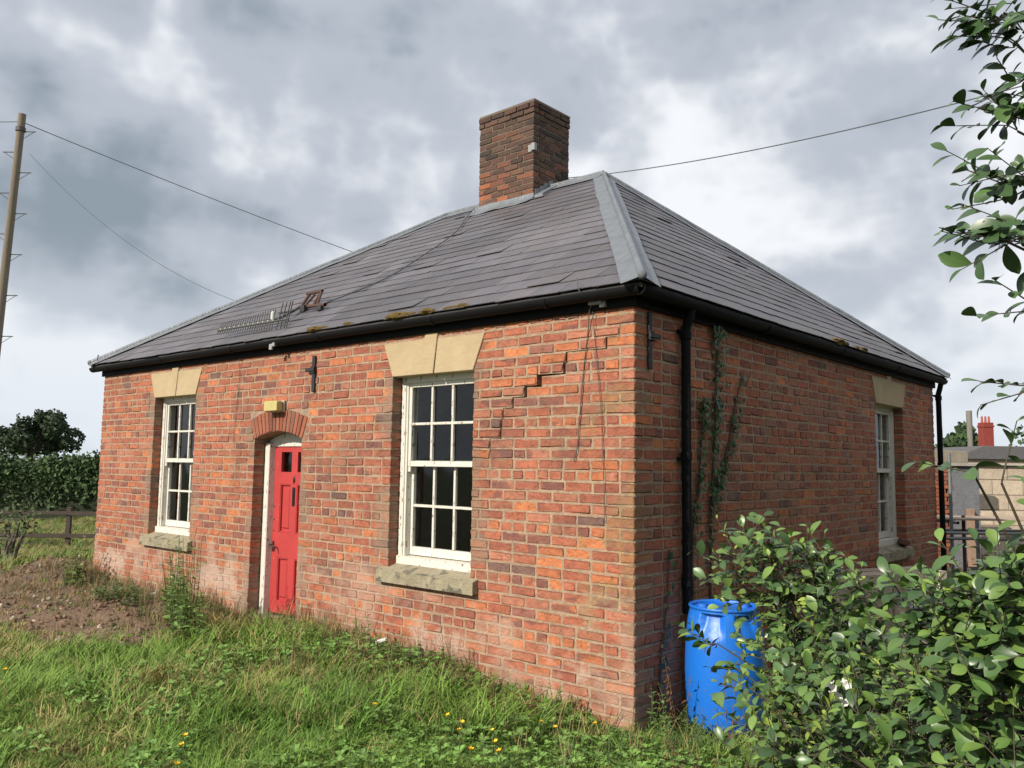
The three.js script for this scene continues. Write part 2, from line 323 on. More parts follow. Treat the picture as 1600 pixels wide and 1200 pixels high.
const texF = wallTexture(bricksF, LF, PAL, MORT, 21, true, (s, y, c, m, f, k) => {
  const big = fbm2(s * 1.6 + 4, y * 1.6, 4, 40), b2 = fbm2(s * 5 + 2, y * 5, 4, 44);
  // lime bloom low on the wall, in patches
  mixTo(c, [0.47, 0.32, 0.235], 0.5 * ss(0.52, 0.72, b2 * 0.7 + big * 0.3 + 0.16 * (y < 1.0 ? 1 - y : 0) - (y > 1.0 ? 0.3 : 0.0)));
  const p1 = Math.hypot((s - 2.05) / 0.34, (y - 0.42) / 0.2), p2 = Math.hypot((s - 0.62) / 0.2, (y - 0.45) / 0.24), p3 = Math.hypot((s - 5.6) / 1.4, (y - 0.6) / 0.2), p4 = Math.hypot((s - 8.1) / 0.9, (y - 0.6) / 0.25);
  mixTo(c, [0.50, 0.38, 0.31], 0.5 * ss(0.5, 0.76, b2 * 0.75 + 0.25 * f + 0.24 * (1 - Math.min(p1, p2, p3 * 1.5, p4 * 1.6, 2))));
  // ochre and grey lichen up the corner
  const li = ss(0.52, 0.68, b2 + 0.12 * (1 - s / 0.34) * (s < 0.7 ? 1 : 0) - (s > 0.5 ? 1 : 0) - (y < 0.75 ? 0.25 : 0));
  mixTo(c, f > 0.5 ? [0.33, 0.22, 0.08] : [0.22, 0.17, 0.1], 0.42 * li);
  // cement smeared beside the openings
  let d = 9; for (const [a, b, y0, y1] of [[1.581, 2.594, 0.8, 2.72], [6.131, 7.144, 0.8, 2.72], [3.975, 4.828, 0, 2.45]]) if (y > y0 && y < y1) d = Math.min(d, s < a ? a - s : s > b ? s - b : 9);
  mixTo(c, [0.25, 0.185, 0.13], 0.55 * ss(0.52, 0.66, b2 + 0.17 * (1 - d / 0.14) - (d > 0.2 ? 1 : 0)));
  // sooty weathering in blotches
  mixTo(c, [0.10, 0.065, 0.055], 0.22 * ss(0.58, 0.72, fbm2(s * 3.1, y * 4.1, 4, 60)));
});
const texS = wallTexture(bricksS, LS, PAL, MORT, 22, false, (s, y, c, m, f) => {
  mixTo(c, [0.27, 0.18, 0.125], 0.4 * ss(0.56, 0.7, fbm2(s * 4, y * 4, 3, 75)));
});
const matF = M({ map: texF, bumpMap: bumpFine, bumpScale: 0.010, roughness: 0.93 }), matS = M({ map: texS, bumpMap: bumpFine, bumpScale: 0.010, roughness: 0.93 });
const matMF = M({ map: texF, bumpMap: bumpFine, bumpScale: 0.012, roughness: 0.97 }), matMS = M({ map: texS, bumpMap: bumpFine, bumpScale: 0.012, roughness: 0.97 });

// ---- mortar body of a wall with its openings
function wallBody(L, open, arch, crack, fromRight) {
  const sh = new THREE.Shape(), X = (s) => fromRight ? L - s : s, e = 0.012;
  const pts = []; // outline, notched by the door
  const rect = (a, b, y0, y1) => { const h = new THREE.Path(); h.moveTo(a, y0); h.lineTo(b, y0); h.lineTo(b, y1); h.lineTo(a, y1); h.closePath(); return h; };
  const dr = open.find((o) => o.d);
  pts.push([e, -0.6]);
  if (dr) {
    const a = X(dr.b) - 0.006, b = X(dr.a) + 0.006; pts.push([a, -0.6], [a, 2.135]);
    for (let k = 1; k < 8; k++) { const t = k / 8; pts.push([lerp(a, b, t), 2.135 + 0.08 * (1 - (2 * t - 1) ** 2)]); }
    pts.push([b, 2.135], [b, -0.6]);
  }
  pts.push([L - e, -0.6], [L - e, WALLTOP - 0.002], [e, WALLTOP - 0.002]);
  sh.setFromPoints(pts.map((p) => new THREE.Vector2(...p)));
  for (const o of open) if (o.w) { const a = Math.min(X(o.a), X(o.b)) - 0.006, b = Math.max(X(o.a), X(o.b)) + 0.006; sh.holes.push(rect(a, b, o.y0, o.y1 + 0.15)); }
  if (crack) {
    const A = [], Bp = [];
    crack.forEach(({ row, s, g }, k) => { for (const yy of [row * C, (row + 1) * C]) { const q = yy === row * C && k === 0 ? 0.002 : g; A.push([X(s) - q * 0.5, yy + q * 0.18]); Bp.push([X(s) + q * 0.5, yy - q * 0.18]); } });
    const h = new THREE.Path(); h.setFromPoints([...A, ...Bp.reverse()].map((p) => new THREE.Vector2(...p))); sh.holes.push(h);
  }
  const g = new THREE.ExtrudeGeometry(sh, { depth: 0.235, bevelEnabled: false, curveSegments: 6 }); g.translate(0, 0, -0.2395);
  const p = g.attributes.position, uv = g.attributes.uv, u1 = [];
  for (let i = 0; i < p.count; i++) { u1.push(p.getX(i) + p.getZ(i), p.getY(i)); uv.setXY(i, p.getX(i) / L, p.getY(i) / WALLTOP); }
  g.setAttribute('uv1', new THREE.Float32BufferAttribute(u1, 2)); return g;
}
const frontWall = mesh('front_wall', wallBody(LF, OPEN_F, true, crackPath, true), matMF, house); frontWall.position.set(-LF, 0, 0);
const sideWall = mesh('side_wall', wallBody(LS, OPEN_S, false, null, false), matMS, house); sideWall.rotation.y = Math.PI / 2;
frontWall.userData.label = 'sunlit front wall of red brick with a stepped crack near the corner'; sideWall.userData.label = 'shaded side wall of dark red brick';

// ---- the bricks: the 300 that show largest one by one, the others joined
const allBricks = [];
for (const [list, L, fr, mat, mw, parent] of [[bricksF, LF, true, matF, mF, frontWall], [bricksS, LS, false, matS, mS, sideWall]]) for (const b of list) {
  const x0 = fr ? L - b.s1 : b.s0, x1 = fr ? L - b.s0 : b.s1, p = new THREE.Vector3((x0 + x1) / 2, (b.y0 + b.y1) / 2, 0).applyMatrix4(mw);
  if (b.y1 < ground(p.x + (fr ? 0 : 0.1), p.z + (fr ? 0.1 : 0)) - 0.12) continue;
  const d = p.clone().sub(eye), n = fr ? d.z : d.x, cs = Math.abs(n) / d.length();
  const q = p.clone().project(camera), seen = Math.abs(q.x) < 1 && Math.abs(q.y) < 1;
  const hid = !fr && (p.y < 1.25 || p.z < -7) ? 0.1 : 1;
  allBricks.push({ b, x0, x1, L, fr, mat, parent, size: (seen ? 1 : 0) * hid * (x1 - x0) * (b.y1 - b.y0) * cs / d.lengthSq() });
}
allBricks.sort((a, b) => b.size - a.size);
{
  const r = rngOf(31), rest = new Map();
  allBricks.forEach((q, k) => {
    const { b, x0, x1, L, fr } = q, solo = k < 300, B = solo ? new Buf() : rest.get(q.parent) ?? rest.set(q.parent, new Buf()).get(q.parent);
    const depth = b.corner ? (b.s1 - b.s0 > 0.2 ? 0.116 : 0.238) : b.deep ? 0.125 : 0.045, sh = b.shift || 0;
    const uvOf = (X, Y, Z, ax) => [clamp(ax === 0 ? lerp(x0, x1, 0.5) + Z * 0.5 : X, x0 + 0.004, x1 - 0.004) / L, clamp(ax === 1 ? (b.y0 + b.y1) / 2 : Y, b.y0 + 0.003, b.y1 - 0.003) / WALLTOP];
    pushBox(B, x0 + sh, x1 + sh, b.y0, b.y1, b.z - depth, b.z, 0.0085, 0.011, r, uvOf, null, (r() - 0.5) * 0.02);
    if (solo) mesh('brick', B.geo(), q.mat, q.parent);
  });
  for (const [parent, B] of rest) { const m = mesh('brickwork', B.geo(), parent === frontWall ? matF : matS, parent); m.userData.kind = 'stuff'; }
}
// two walls out of sight close the building
const matPlain = M({ color: lin(0.26, 0.1, 0.07), map: mottle, bumpMap: bumpUv0, bumpScale: 0.01 });
mesh('rear_wall', box(-LF + 0.02, -0.26, -0.5, WALLTOP, -LS + 0.01, -LS + 0.24), matPlain, house);
mesh('end_wall', box(-LF + 0.013, -LF + 0.24, -0.5, WALLTOP, -LS + 0.25, -0.25), matPlain, house);
const plaster = M({ color: lin(0.23, 0.21, 0.18), map: mottle, roughness: 0.95 }), boards = M({ color: lin(0.1, 0.07, 0.05), map: mottle });
mesh('floor', box(-LF + 0.25, -0.25, 0.16, 0.27, -LS + 0.25, -0.25), boards, house);
mesh('ceiling', box(-LF + 0.25, -0.25, 2.9, 2.97, -LS + 0.25, -0.25), plaster, house);
for (const [a, b, c, d] of [[-3.4, -3.3, -3.6, -0.25], [-5.4, -5.3, -3.6, -0.25], [-LF + 0.25, -0.25, -3.72, -3.61]]) mesh('partition_wall', box(a, b, 0.27, 2.9, c, d), plaster, house);

// ---- stone lintels and sills
const stoneTex = tex(512, 512, (i, j, c) => { const a = NZ[j * 512 + i], b = NF[((j * 3) % 512) * 512 + i], q = 0.80 + 0.24 * a + 0.1 * b; const st = ss(0.52, 0.78, NZ[((j * 7 + 91) % 512) * 512 + (i * 1 + 200) % 512]); c[0] = lerp(0.46, 0.42, st * 0.5) * q; c[1] = lerp(0.355, 0.29, st * 0.5) * q; c[2] = lerp(0.215, 0.145, st * 0.5) * q; }, { srgb: true });
const matLintel = M({ map: stoneTex, bumpMap: bumpUv0, bumpScale: 0.0025, roughness: 0.9 });
const sillTex = tex(512, 512, (i, j, c) => { const a = NZ[j * 512 + i], b = NF[j * 512 + i], li = ss(0.52, 0.66, NZ[((j + 200) % 512) * 512 + (i + 77) % 512]); const q = 0.6 + 0.6 * a * 0.8 + 0.3 * (b - 0.5); c[0] = lerp(0.36, 0.15, li) * q; c[1] = lerp(0.31, 0.14, li) * q; c[2] = lerp(0.21, 0.1, li) * q; }, { srgb: true });
const matSill = M({ map: sillTex, bumpMap: bumpUv0, bumpScale: 0.012, roughness: 0.95 });
function prism(pts, z0, z1, bevel = 0.004) {
  const s = new THREE.Shape(pts.map((p) => new THREE.Vector2(...p))), g = new THREE.ExtrudeGeometry(s, { depth: z1 - z0 - 2 * bevel, bevelEnabled: bevel > 0, bevelThickness: bevel, bevelSize: bevel, bevelOffset: -bevel, bevelSegments: 1 });
  g.translate(0, 0, z0 + bevel); return g;
}
const paintTex = tex(512, 512, (i, j, c) => { const a = NZ[j * 512 + i], fl = ss(0.62, 0.66, NZ[((j * 2) % 512) * 512 + (i * 5 + 40) % 512] * 0.7 + NF[j * 512 + i] * 0.3); const q = 0.93 + 0.1 * (a - 0.5); c[0] = lerp(0.70 * q, 0.24, fl); c[1] = lerp(0.67 * q, 0.19, fl); c[2] = lerp(0.595 * q, 0.14, fl); }, { srgb: true });
const matPaint = M({ map: paintTex, roughness: 0.55, bumpMap: bumpUv0, bumpScale: 0.003 });
const glass = new THREE.MeshPhysicalMaterial({ color: lin(0.82, 0.86, 0.86), transmission: 1, thickness: 0, roughness: 0.03, ior: 1.5 });
const matDark = M({ color: lin(0.012, 0.012, 0.013), roughness: 0.42 });
const OW = 1.013;
function makeWindow(seed) {
  const r = rngOf(seed), w = group('sash_window', house), j = 0.0015;
  const b = (...a) => box(...a, 0.004, j);
  // box frame: jambs, head, timber sill
  mesh('frame', merged([b(0.006, 0.062, 1.0, 2.72, -0.24, -0.108), b(OW - 0.062, OW - 0.006, 1.0, 2.72, -0.24, -0.108), b(0.058, OW - 0.058, 2.625, 2.72, -0.24, -0.11), b(0.0, OW, 0.99, 1.075, -0.245, -0.085), b(0.058, 0.085, 1.075, 2.63, -0.24, -0.118), b(OW - 0.085, OW - 0.058, 1.075, 2.63, -0.24, -0.118)]), matPaint, w);
  const sash = (name, y0, y1, z, low) => {
    const rail = low ? 0.075 : 0.05, x0 = 0.075, x1 = OW - 0.075, st = 0.045, zf = z, zb = z - 0.04, top = low ? 0.04 : 0.045;
    const s = mesh(name, merged([b(x0, x0 + st, y0, y1, zb, zf), b(x1 - st, x1, y0, y1, zb, zf), b(x0 + st, x1 - st, y0, y0 + rail, zb, zf + 0.002), b(x0 + st, x1 - st, y1 - top, y1, zb, zf + 0.002), ...(low ? [] : [b(x0 + 0.006, x0 + 0.04, y0 - 0.05, y0 + 0.01, zb + 0.004, zf - 0.004), b(x1 - 0.04, x1 - 0.006, y0 - 0.05, y0 + 0.01, zb + 0.004, zf - 0.004)])]), matPaint, w);
    const gx0 = x0 + st, gx1 = x1 - st, gy0 = y0 + rail, gy1 = y1 - top, bw = 0.011;
    for (const k of [1, 2]) { const x = lerp(gx0, gx1, k / 3); mesh('glazing_bar', box(x - bw - 0.004, x + bw + 0.004, gy0, gy1, zb + 0.006, zf - 0.003, 0.007, 0.002), matPaint, w); }
    const ym = (gy0 + gy1) / 2; mesh('glazing_bar', box(gx0, gx1, ym - bw - 0.002, ym + bw + 0.002, zb + 0.008, zf - 0.001, 0.006, 0.002), matPaint, w);
    for (let a = 0; a < 3; a++) for (let c = 0; c < 2; c++) {
      const g = new THREE.PlaneGeometry((gx1 - gx0) / 3, (gy1 - gy0) / 2, 3, 3), p = g.attributes.position;
      const ph = r() * 6; for (let i = 0; i < p.count; i++) p.setZ(i, 0.0014 * Math.sin(p.getX(i) * 14 + ph) * Math.cos(p.getY(i) * 11 + ph)); g.computeVertexNormals();
      g.rotateY((r() - 0.5) * 0.03); g.rotateX((r() - 0.5) * 0.02);
      g.translate(lerp(gx0, gx1, (a + 0.5) / 3), lerp(gy0, gy1, (c + 0.5) / 2), zb + 0.014); mesh('pane', g, glass, w);
    }
    return s;
  };
  sash('upper_sash', 1.872, 2.63, -0.132, false); sash('lower_sash', 1.082, 1.925, -0.176, true);
  // half drawn net at the back of the room side would hide the dark: left open as seen
  return w;
}
function stones(a, b, fr) { // lintel in two stones, the raised key on the first; sill below
  const cx = (a + b) / 2 + 0.03, g = group('lintel', house), k = 0.006, y0 = 2.68, y1 = 2.985;
  const L = mesh('lintel_stone', prism([[a + 0.002, y0], [cx - k, y0], [cx + 0.045, 3.045], [cx - 0.11, 3.045], [cx - 0.125, y1], [a - 0.125, y1]], -0.2, 0.012), matLintel, g);
  mesh('lintel_stone', prism([[cx + k + 0.002, y0], [b - 0.002, y0], [b + 0.125, y1 - 0.005], [cx + 0.045, y1 - 0.005]], -0.2, 0.009), matLintel, g);
  const B = [[-0.03, 0.858], [0.062, 0.853], [0.062, 0.955], [-0.12, 1.018], [-0.2, 1.018], [-0.2, 0.86]];
  const s = new THREE.ExtrudeGeometry(new THREE.Shape(B.map((p) => new THREE.Vector2(...p))), { depth: b - a + 0.17, bevelEnabled: true, bevelSize: 0.006, bevelThickness: 0.006, bevelSegments: 2, bevelOffset: -0.006 });
  s.rotateY(-Math.PI / 2); s.translate(b + 0.085, 0, 0); // profile x -> z
  const sill = mesh('sill', s, matSill, house);
  return [g, sill];
}
const placeS = (o) => { o.rotation.y = Math.PI / 2; };
let wn = makeWindow(1); wn.position.set(-2.594, 0, 0); wn = makeWindow(2); wn.position.set(-7.144, 0, 0); wn = makeWindow(3); wn.position.set(0, 0, -5.085); placeS(wn);
stones(-2.594, -1.581); stones(-7.144, -6.131); for (const o of stones(5.085, 6.098)) placeS(o);

// ---- the arch of bricks on end over the door
const matBrickV = M({ vertexColors: true, map: mottle, bumpMap: bumpFine, bumpScale: 0.01, roughness: 0.93 });
const tintBrick = (p, v) => p.slice(0, 3).map((q) => Math.min(1, q * v * 1.05));
{
  const r = rngOf(61), a = -4.828, b = -3.975, cx = (a + b) / 2, rise = 0.08, half = (b - a) / 2, rad = (half * half + rise * rise) / (2 * rise), cy = 2.135 + rise - rad, th = Math.asin(half / rad), N = 15;
  const arch = group('door_arch', house);
  for (let k = 0; k < N; k++) {
    const t0 = lerp(-th, th, k / N) * 1.03, t1 = lerp(-th, th, (k + 1) / N) * 1.03, tm = (t0 + t1) / 2, hw = rad * (t1 - t0) / 2 - 0.005, B = new Buf(), len = 0.222 + 0.012 * r();
    pushBox(B, -hw, hw, rad, rad + len, -0.125, 0.005 + (r() - 0.5) * 0.004, 0.005, 0.004, r, null, tintBrick(pick([PAL[0], PAL[1], PAL[3], PAL[5]].map((p) => p), r), 0.75 + 0.3 * r()));
    const p = B.p; for (let i = 0; i < p.length; i += 3) { const f = p[i + 1] / rad, x = p[i] * f, y = p[i + 1]; p[i] = cx + x * Math.cos(tm) + y * Math.sin(tm); p[i + 1] = cy - x * Math.sin(tm) + y * Math.cos(tm); }
    const g = B.geo(); g.computeVertexNormals(); mesh('voussoir', g, matBrickV, arch);
  }
}
// ---- the red door
{
  const redTex = tex(512, 512, (i, j, c) => { const a = NZ[j * 512 + i], fl = ss(0.685, 0.715, NZ[((j * 3) % 512) * 512 + (i * 3 + 90) % 512] * 0.6 + NF[j * 512 + i] * 0.4); const q = 0.86 + 0.26 * a; c[0] = lerp(0.45 * q, 0.40, fl); c[1] = lerp(0.047 * q, 0.2, fl); c[2] = lerp(0.045 * q, 0.15, fl); }, { srgb: true });
  const red = M({ map: redTex, roughness: 0.48 }), D = group('front_door', house), z = -0.2, zb = -0.245;
  const x0 = -4.735, x1 = -4.035, y0 = 0.305, y1 = 2.10;
  // frame: two posts, curved head piece
  const hp = []; for (let k = 0; k <= 8; k++) { const t = k / 8; hp.push([lerp(-4.822, -3.981, t), 2.132 + 0.079 * (1 - (2 * t - 1) ** 2)]); }
  const jamb = mesh('frame', merged([box(-4.822, -4.735, 0.24, 2.1, -0.26, -0.128, 0.012), box(-4.752, -4.728, 0.26, 2.08, -0.26, -0.185, 0.004), box(-4.035, -3.981, 0.24, 2.1, -0.26, -0.128, 0.012), prism([[-4.822, 2.06], [-3.981, 2.06], ...hp.slice().reverse()], -0.26, -0.185)].map((g) => g.index ? g.toNonIndexed() : g)), matPaint, D);
  jamb.userData.label = 'white painted door frame';
  const cx = -4.372, st = 0.095, rails = [[y0, 0.43], [0.885, 1.15], [1.66, 1.79], [2.0, y1]];
  const leaf = [box(x0, x0 + st + 0.03, y0, y1, zb, z), box(x1 - st, x1, y0, y1, zb, z), ...rails.map(([a, b]) => box(x0 + st + 0.02, x1 - st, a, b, zb + 0.001, z - 0.001)), box(cx - 0.05, cx + 0.06, y0 + 0.02, y1 - 0.02, zb + 0.002, z - 0.0015)];
  mesh('door_leaf', merged(leaf), red, D);
  for (const [pa, pb] of [[x0 + st + 0.03, cx - 0.05], [cx + 0.06, x1 - st]]) {
    for (const [ya, yb] of [[0.43, 0.885], [1.15, 1.66]]) {
      mesh('door_panel', merged([box(pa, pb, ya, yb, zb + 0.004, z - 0.026), prism([[pa + 0.03, ya + 0.045], [pb - 0.03, ya + 0.045], [pb - 0.03, yb - 0.045], [pa + 0.03, yb - 0.045]], z - 0.03, z - 0.012, 0.008)]), red, D);
      const m = 0.012; mesh('moulding', merged([box(pa, pa + m, ya, yb, z - 0.03, z - 0.004), box(pb - m, pb, ya, yb, z - 0.03, z - 0.004), box(pa + m, pb - m, yb - m, yb, z - 0.03, z - 0.004), box(pa + m, pb - m, ya, ya + m, z - 0.03, z - 0.004)]), red, D);
    }
    const g = new THREE.PlaneGeometry(pb - pa, 0.21); g.translate((pa + pb) / 2, 1.895, z - 0.024); mesh('pane', g, glass, D);
  }
  // knocker, letter slot set upright, lever handle, studs
  const lat = new THREE.LatheGeometry([[0, -0.045], [0.012, -0.02], [0.016, 0.0], [0.012, 0.02], [0, 0.045]].map((p) => new THREE.Vector2(...p)), 8); lat.scale(1, 1, 0.5); lat.translate(-4.36, 1.71, z + 0.004); mesh('knocker', lat, matDark, D);
  mesh('letter_plate', merged([box(-4.383, -4.337, 1.435, 1.63, z - 0.002, z + 0.006, 0.003), box(-4.372, -4.348, 1.455, 1.61, z + 0.005, z + 0.011, 0.003)]), matDark, D);
  mesh('door_handle', merged([box(-4.712, -4.68, 0.94, 1.05, z, z + 0.006, 0.002), tube([[-4.696, 1.01, z], [-4.696, 1.012, z + 0.045], [-4.65, 1.018, z + 0.05], [-4.615, 1.0, z + 0.05], [-4.603, 0.955, z + 0.048]], 0.0085, 18, 7)].map((g) => g.index ? g.toNonIndexed() : g)), matDark, D);
  const r = rngOf(8); for (const [x, y] of [[-4.70, 1.28], [-4.70, 1.16], [-4.71, 1.42]]) { const g = new THREE.SphereGeometry(0.01, 8, 6); g.scale(1, 1, 0.5); g.translate(x, y, z + 0.001); mesh('stud', g, matDark, D); }
  mesh('doorstep', box(-4.86, -3.93, 0.1, 0.268, -0.26, 0.09, 0.015, 0.02), matSill, house);
}
// ---- iron tie plates
{
  const iron = M({ color: lin(0.018, 0.017, 0.018), roughness: 0.55, bumpMap: bumpUv0, bumpScale: 0.003 });
  const plate = (y0, y1, yb) => merged([box(-0.024, 0.024, y0, y1, 0.004, 0.022, 0.004, 0.006), box(-0.11, 0.035, yb - 0.018, yb + 0.018, 0.02, 0.045, 0.006, 0.004), box(-0.03, 0.03, yb - 0.035, yb + 0.035, 0.022, 0.036, 0.008)]);
  const a = mesh('wall_tie_plate', plate(2.6, 2.965, 2.82), iron, house); a.position.set(-3.79, 0, 0);
  const s = mesh('wall_tie_plate', plate(2.6, 3.02, 2.845), iron, house); s.position.set(0, 0, -0.18); s.rotation.y = Math.PI / 2; s.scale.x = -1;
}

// ================================================================ THE ROOF
const EAVE = 3.185, OH = 0.145, RIDGE = 5.66, ZR = -LS / 2, XA = -2.897, XB = -5.763;
const rest = (v) => new THREE.Vector3(...v);
const P = { nr: rest([OH, EAVE, OH]), nl: rest([-LF - OH + 0.03, EAVE, OH]), fr: rest([OH, EAVE, -LS - OH]), fl: rest([-LF - OH + 0.03, EAVE, -LS - OH]), a: rest([XA, RIDGE, ZR]), b: rest([XB, RIDGE, ZR]) };
const slateTex = tex(512, 512, (i, j, c) => { const a = NZ[j * 512 + i], b = NF[j * 512 + i], st = NZ[((j >> 3) % 512) * 512 + (i * 3) % 512]; const q = 0.66 + 0.3 * a + 0.16 * b + 0.22 * (st - 0.5); c[0] = c[1] = c[2] = clamp(q); }, { repeat: [1.3, 1.3] });
const matSlate = M({ vertexColors: true, map: slateTex, roughness: 0.52, bumpMap: bumpFine, bumpScale: 0.005 });
const matDeck = M({ color: lin(0.10, 0.095, 0.10), roughness: 0.7, map: mottle });
const roof = group('roof', house);
function sheet(pts, t, mat, name, parent) { // flat polygon of thickness t, its top on the points
  const n = pts[1].clone().sub(pts[0]).cross(pts[2].clone().sub(pts[0])).normalize(); if (n.y < 0) n.negate();
  const B = new Buf(), top = pts, bot = pts.map((p) => p.clone().addScaledVector(n, -t)), cen = top.reduce((s, p) => s.add(p), new THREE.Vector3()).divideScalar(top.length);
  const face = (list, nn) => { const ids = list.map((p) => B.v(p.x, p.y, p.z, nn.x, nn.y, nn.z, p.x, p.z)); for (let k = 1; k < ids.length - 1; k++) { const w = list[k].clone().sub(list[0]).cross(list[k + 1].clone().sub(list[0])); w.dot(nn) > 0 ? B.t(ids[0], ids[k], ids[k + 1]) : B.t(ids[0], ids[k + 1], ids[k]); } };
  face(top, n); face(bot, n.clone().negate());
  top.forEach((p, k) => { const q = top[(k + 1) % top.length], e = q.clone().sub(p).cross(n).normalize(); if (e.dot(p.clone().sub(cen)) < 0) e.negate(); face([p, q, bot[(k + 1) % top.length], bot[k]], e); });
  return mesh(name, B.geo(), mat, parent);
}
const up = (v, d) => v.clone().add(new THREE.Vector3(0, d, 0));
sheet([P.nl, P.nr, P.a, P.b].map((p) => up(p, -0.022)), 0.03, matDeck, 'roof_deck', roof); sheet([P.nr, P.fr, P.a].map((p) => up(p, -0.022)), 0.03, matDeck, 'roof_deck', roof);
sheet([P.fl, P.fr, P.a, P.b].map((p) => up(p, -0.01)), 0.03, matDeck, 'roof_deck', roof); sheet([P.nl, P.fl, P.b].map((p) => up(p, -0.01)), 0.03, matDeck, 'roof_deck', roof);
const slates = [];
function clip(poly, a, b) { // keep what lies left of a -> b
  const out = [], side = (p) => (b[0] - a[0]) * (p[1] - a[1]) - (b[1] - a[1]) * (p[0] - a[0]);
  poly.forEach((p, k) => { const q = poly[(k + 1) % poly.length], sp = side(p), sq = side(q); if (sp >= 0) out.push(p); if ((sp >= 0) !== (sq >= 0)) { const t = sp / (sp - sq); out.push([lerp(p[0], q[0], t), lerp(p[1], q[1], t)]); } });
  return out;
}
function slope(o, e, corners, seed, tone) { // o origin at the eave, e along the eave; corners in slope coordinates, anticlockwise
  const r = rngOf(seed), ap = P.a, E = e.clone().normalize(), V = ap.clone().sub(o); V.addScaledVector(E, -V.dot(E)); const len = V.length(); V.normalize(); const N = E.clone().cross(V); if (N.y < 0) N.negate();
  const G = len / 20, total = e.length();
  const hipL = corners[0], hipR = corners[1];
  for (let row = 0; row < 20; row++) {
    let x = -0.4 - (row % 2) * 0.16; const rs = r() * 0.01;
    while (x < total + 0.1) {
      const w = 0.30 + r() * 0.06, b0 = row * G - 0.012 - r() * 0.009, b1 = Math.min(b0 + G * 1.45, len - 0.02), sk = (r() - 0.5) * 0.02, sk2 = (r() - 0.5) * 0.02;
      let poly = [[x + 0.0015, b0 + sk], [x + w - 0.0015, b0 + sk2], [x + w - 0.0015, b1], [x + 0.0015, b1]];
      if (r() < 0.05) poly.splice(0, 1, [x + 0.0015, b0 + 0.035], [x + 0.05, b0 + sk]);
      poly = clip(poly, hipL, [-0.02, -0.03]); if (poly.length > 2) poly = clip(poly, [total + 0.02, -0.03], hipR);
      x += w; if (poly.length < 3) continue;
      const lift = 0.009 + 0.004 * r() + (r() < 0.035 ? 0.009 : 0), th = 0.006, f = fbm2(x * 0.9, row * 0.35 + seed, 3, 5), k = (0.78 + 0.25 * r() + 0.6 * (f - 0.5) + 0.3 * ss(0.56, 0.74, fbm2(x * 1.6 + seed, row * 0.12, 3, 19))) * tone, hue = r();
      const col = [lerp(0.172, 0.186, hue) * k, lerp(0.163, 0.167, hue) * k, lerp(0.184, 0.176, hue) * k], h = (y) => lift * (1 - (y - b0) / (G * 1.45));
      const wp = (p, d) => o.clone().addScaledVector(E, p[0]).addScaledVector(V, p[1]).addScaledVector(N, h(p[1]) + d);
      const mid = poly.reduce((s, p) => [s[0] + p[0] / poly.length, s[1] + p[1] / poly.length], [0, 0]);
      slates.push({ poly, wp, th, N, col, ctr: wp(mid, 0), size: 0, tu: r() * 9, tv: r() * 9 });
    }
  }
}
{
  const W = P.nr.x - P.nl.x, fl = Math.hypot(RIDGE - EAVE, OH - ZR), sl = Math.hypot(RIDGE - EAVE, OH - XA), D = P.nr.z - P.fr.z;
  // clip keeps the left side: left hip runs from (x, ridge) down to 0, right hip from the eave end up
  const run = (o, e, aL, aR, len, seed, tone) => {
    const tot = e.length();
    slope(o, e, [[aL, len], [aR, len]], seed, tone);
  };
  run(P.nl.clone(), P.nr.clone().sub(P.nl), XB - P.nl.x, XA - P.nl.x, fl, 3, 0.68);
  run(P.nr.clone(), P.fr.clone().sub(P.nr), OH - ZR, OH - ZR, sl, 4, 0.66);
}
{
  for (const s of slates) { const d = s.ctr.clone().sub(eye), q = s.ctr.clone().project(camera); let a = 0; s.poly.forEach((p, k) => { const n = s.poly[(k + 1) % s.poly.length]; a += p[0] * n[1] - p[1] * n[0]; }); s.size = Math.abs(q.x) < 1 && Math.abs(q.y) < 1 ? Math.abs(a) * Math.abs(d.dot(s.N)) / d.length() ** 3 : 0; }
  slates.sort((a, b) => b.size - a.size);
  const rest = new Buf();
  slates.forEach((s, k) => {
    const B = k < 300 ? new Buf() : rest, top = s.poly.map((p) => s.wp(p, 0)), bot = s.poly.map((p) => s.wp(p, -s.th)), n = s.N;
    const face = (pts, nn, uvs) => { const ids = pts.map((p, i) => B.v(p.x, p.y, p.z, nn.x, nn.y, nn.z, uvs[i][0] + s.tu, uvs[i][1] + s.tv, uvs[i][0] + s.tu, uvs[i][1] + s.tv, s.col)); for (let i = 1; i < ids.length - 1; i++) { const w = pts[i].clone().sub(pts[0]).cross(pts[i + 1].clone().sub(pts[0])); w.dot(nn) > 0 ? B.t(ids[0], ids[i], ids[i + 1]) : B.t(ids[0], ids[i + 1], ids[i]); } };
    face(top, n, s.poly); const c = s.ctr;
    top.forEach((p, i) => { const m = (i + 1) % top.length, q = top[m], e = q.clone().sub(p).cross(n).normalize(); if (e.dot(p.clone().sub(c)) < 0) e.negate(); face([p, q, bot[m], bot[i]], e, [s.poly[i], s.poly[m], s.poly[m], s.poly[i]]); });
    if (k < 300) mesh('slate', B.geo(), matSlate, roof);
  });
  const m = mesh('slating', rest.geo(), matSlate, roof); m.userData.kind = 'stuff';
}
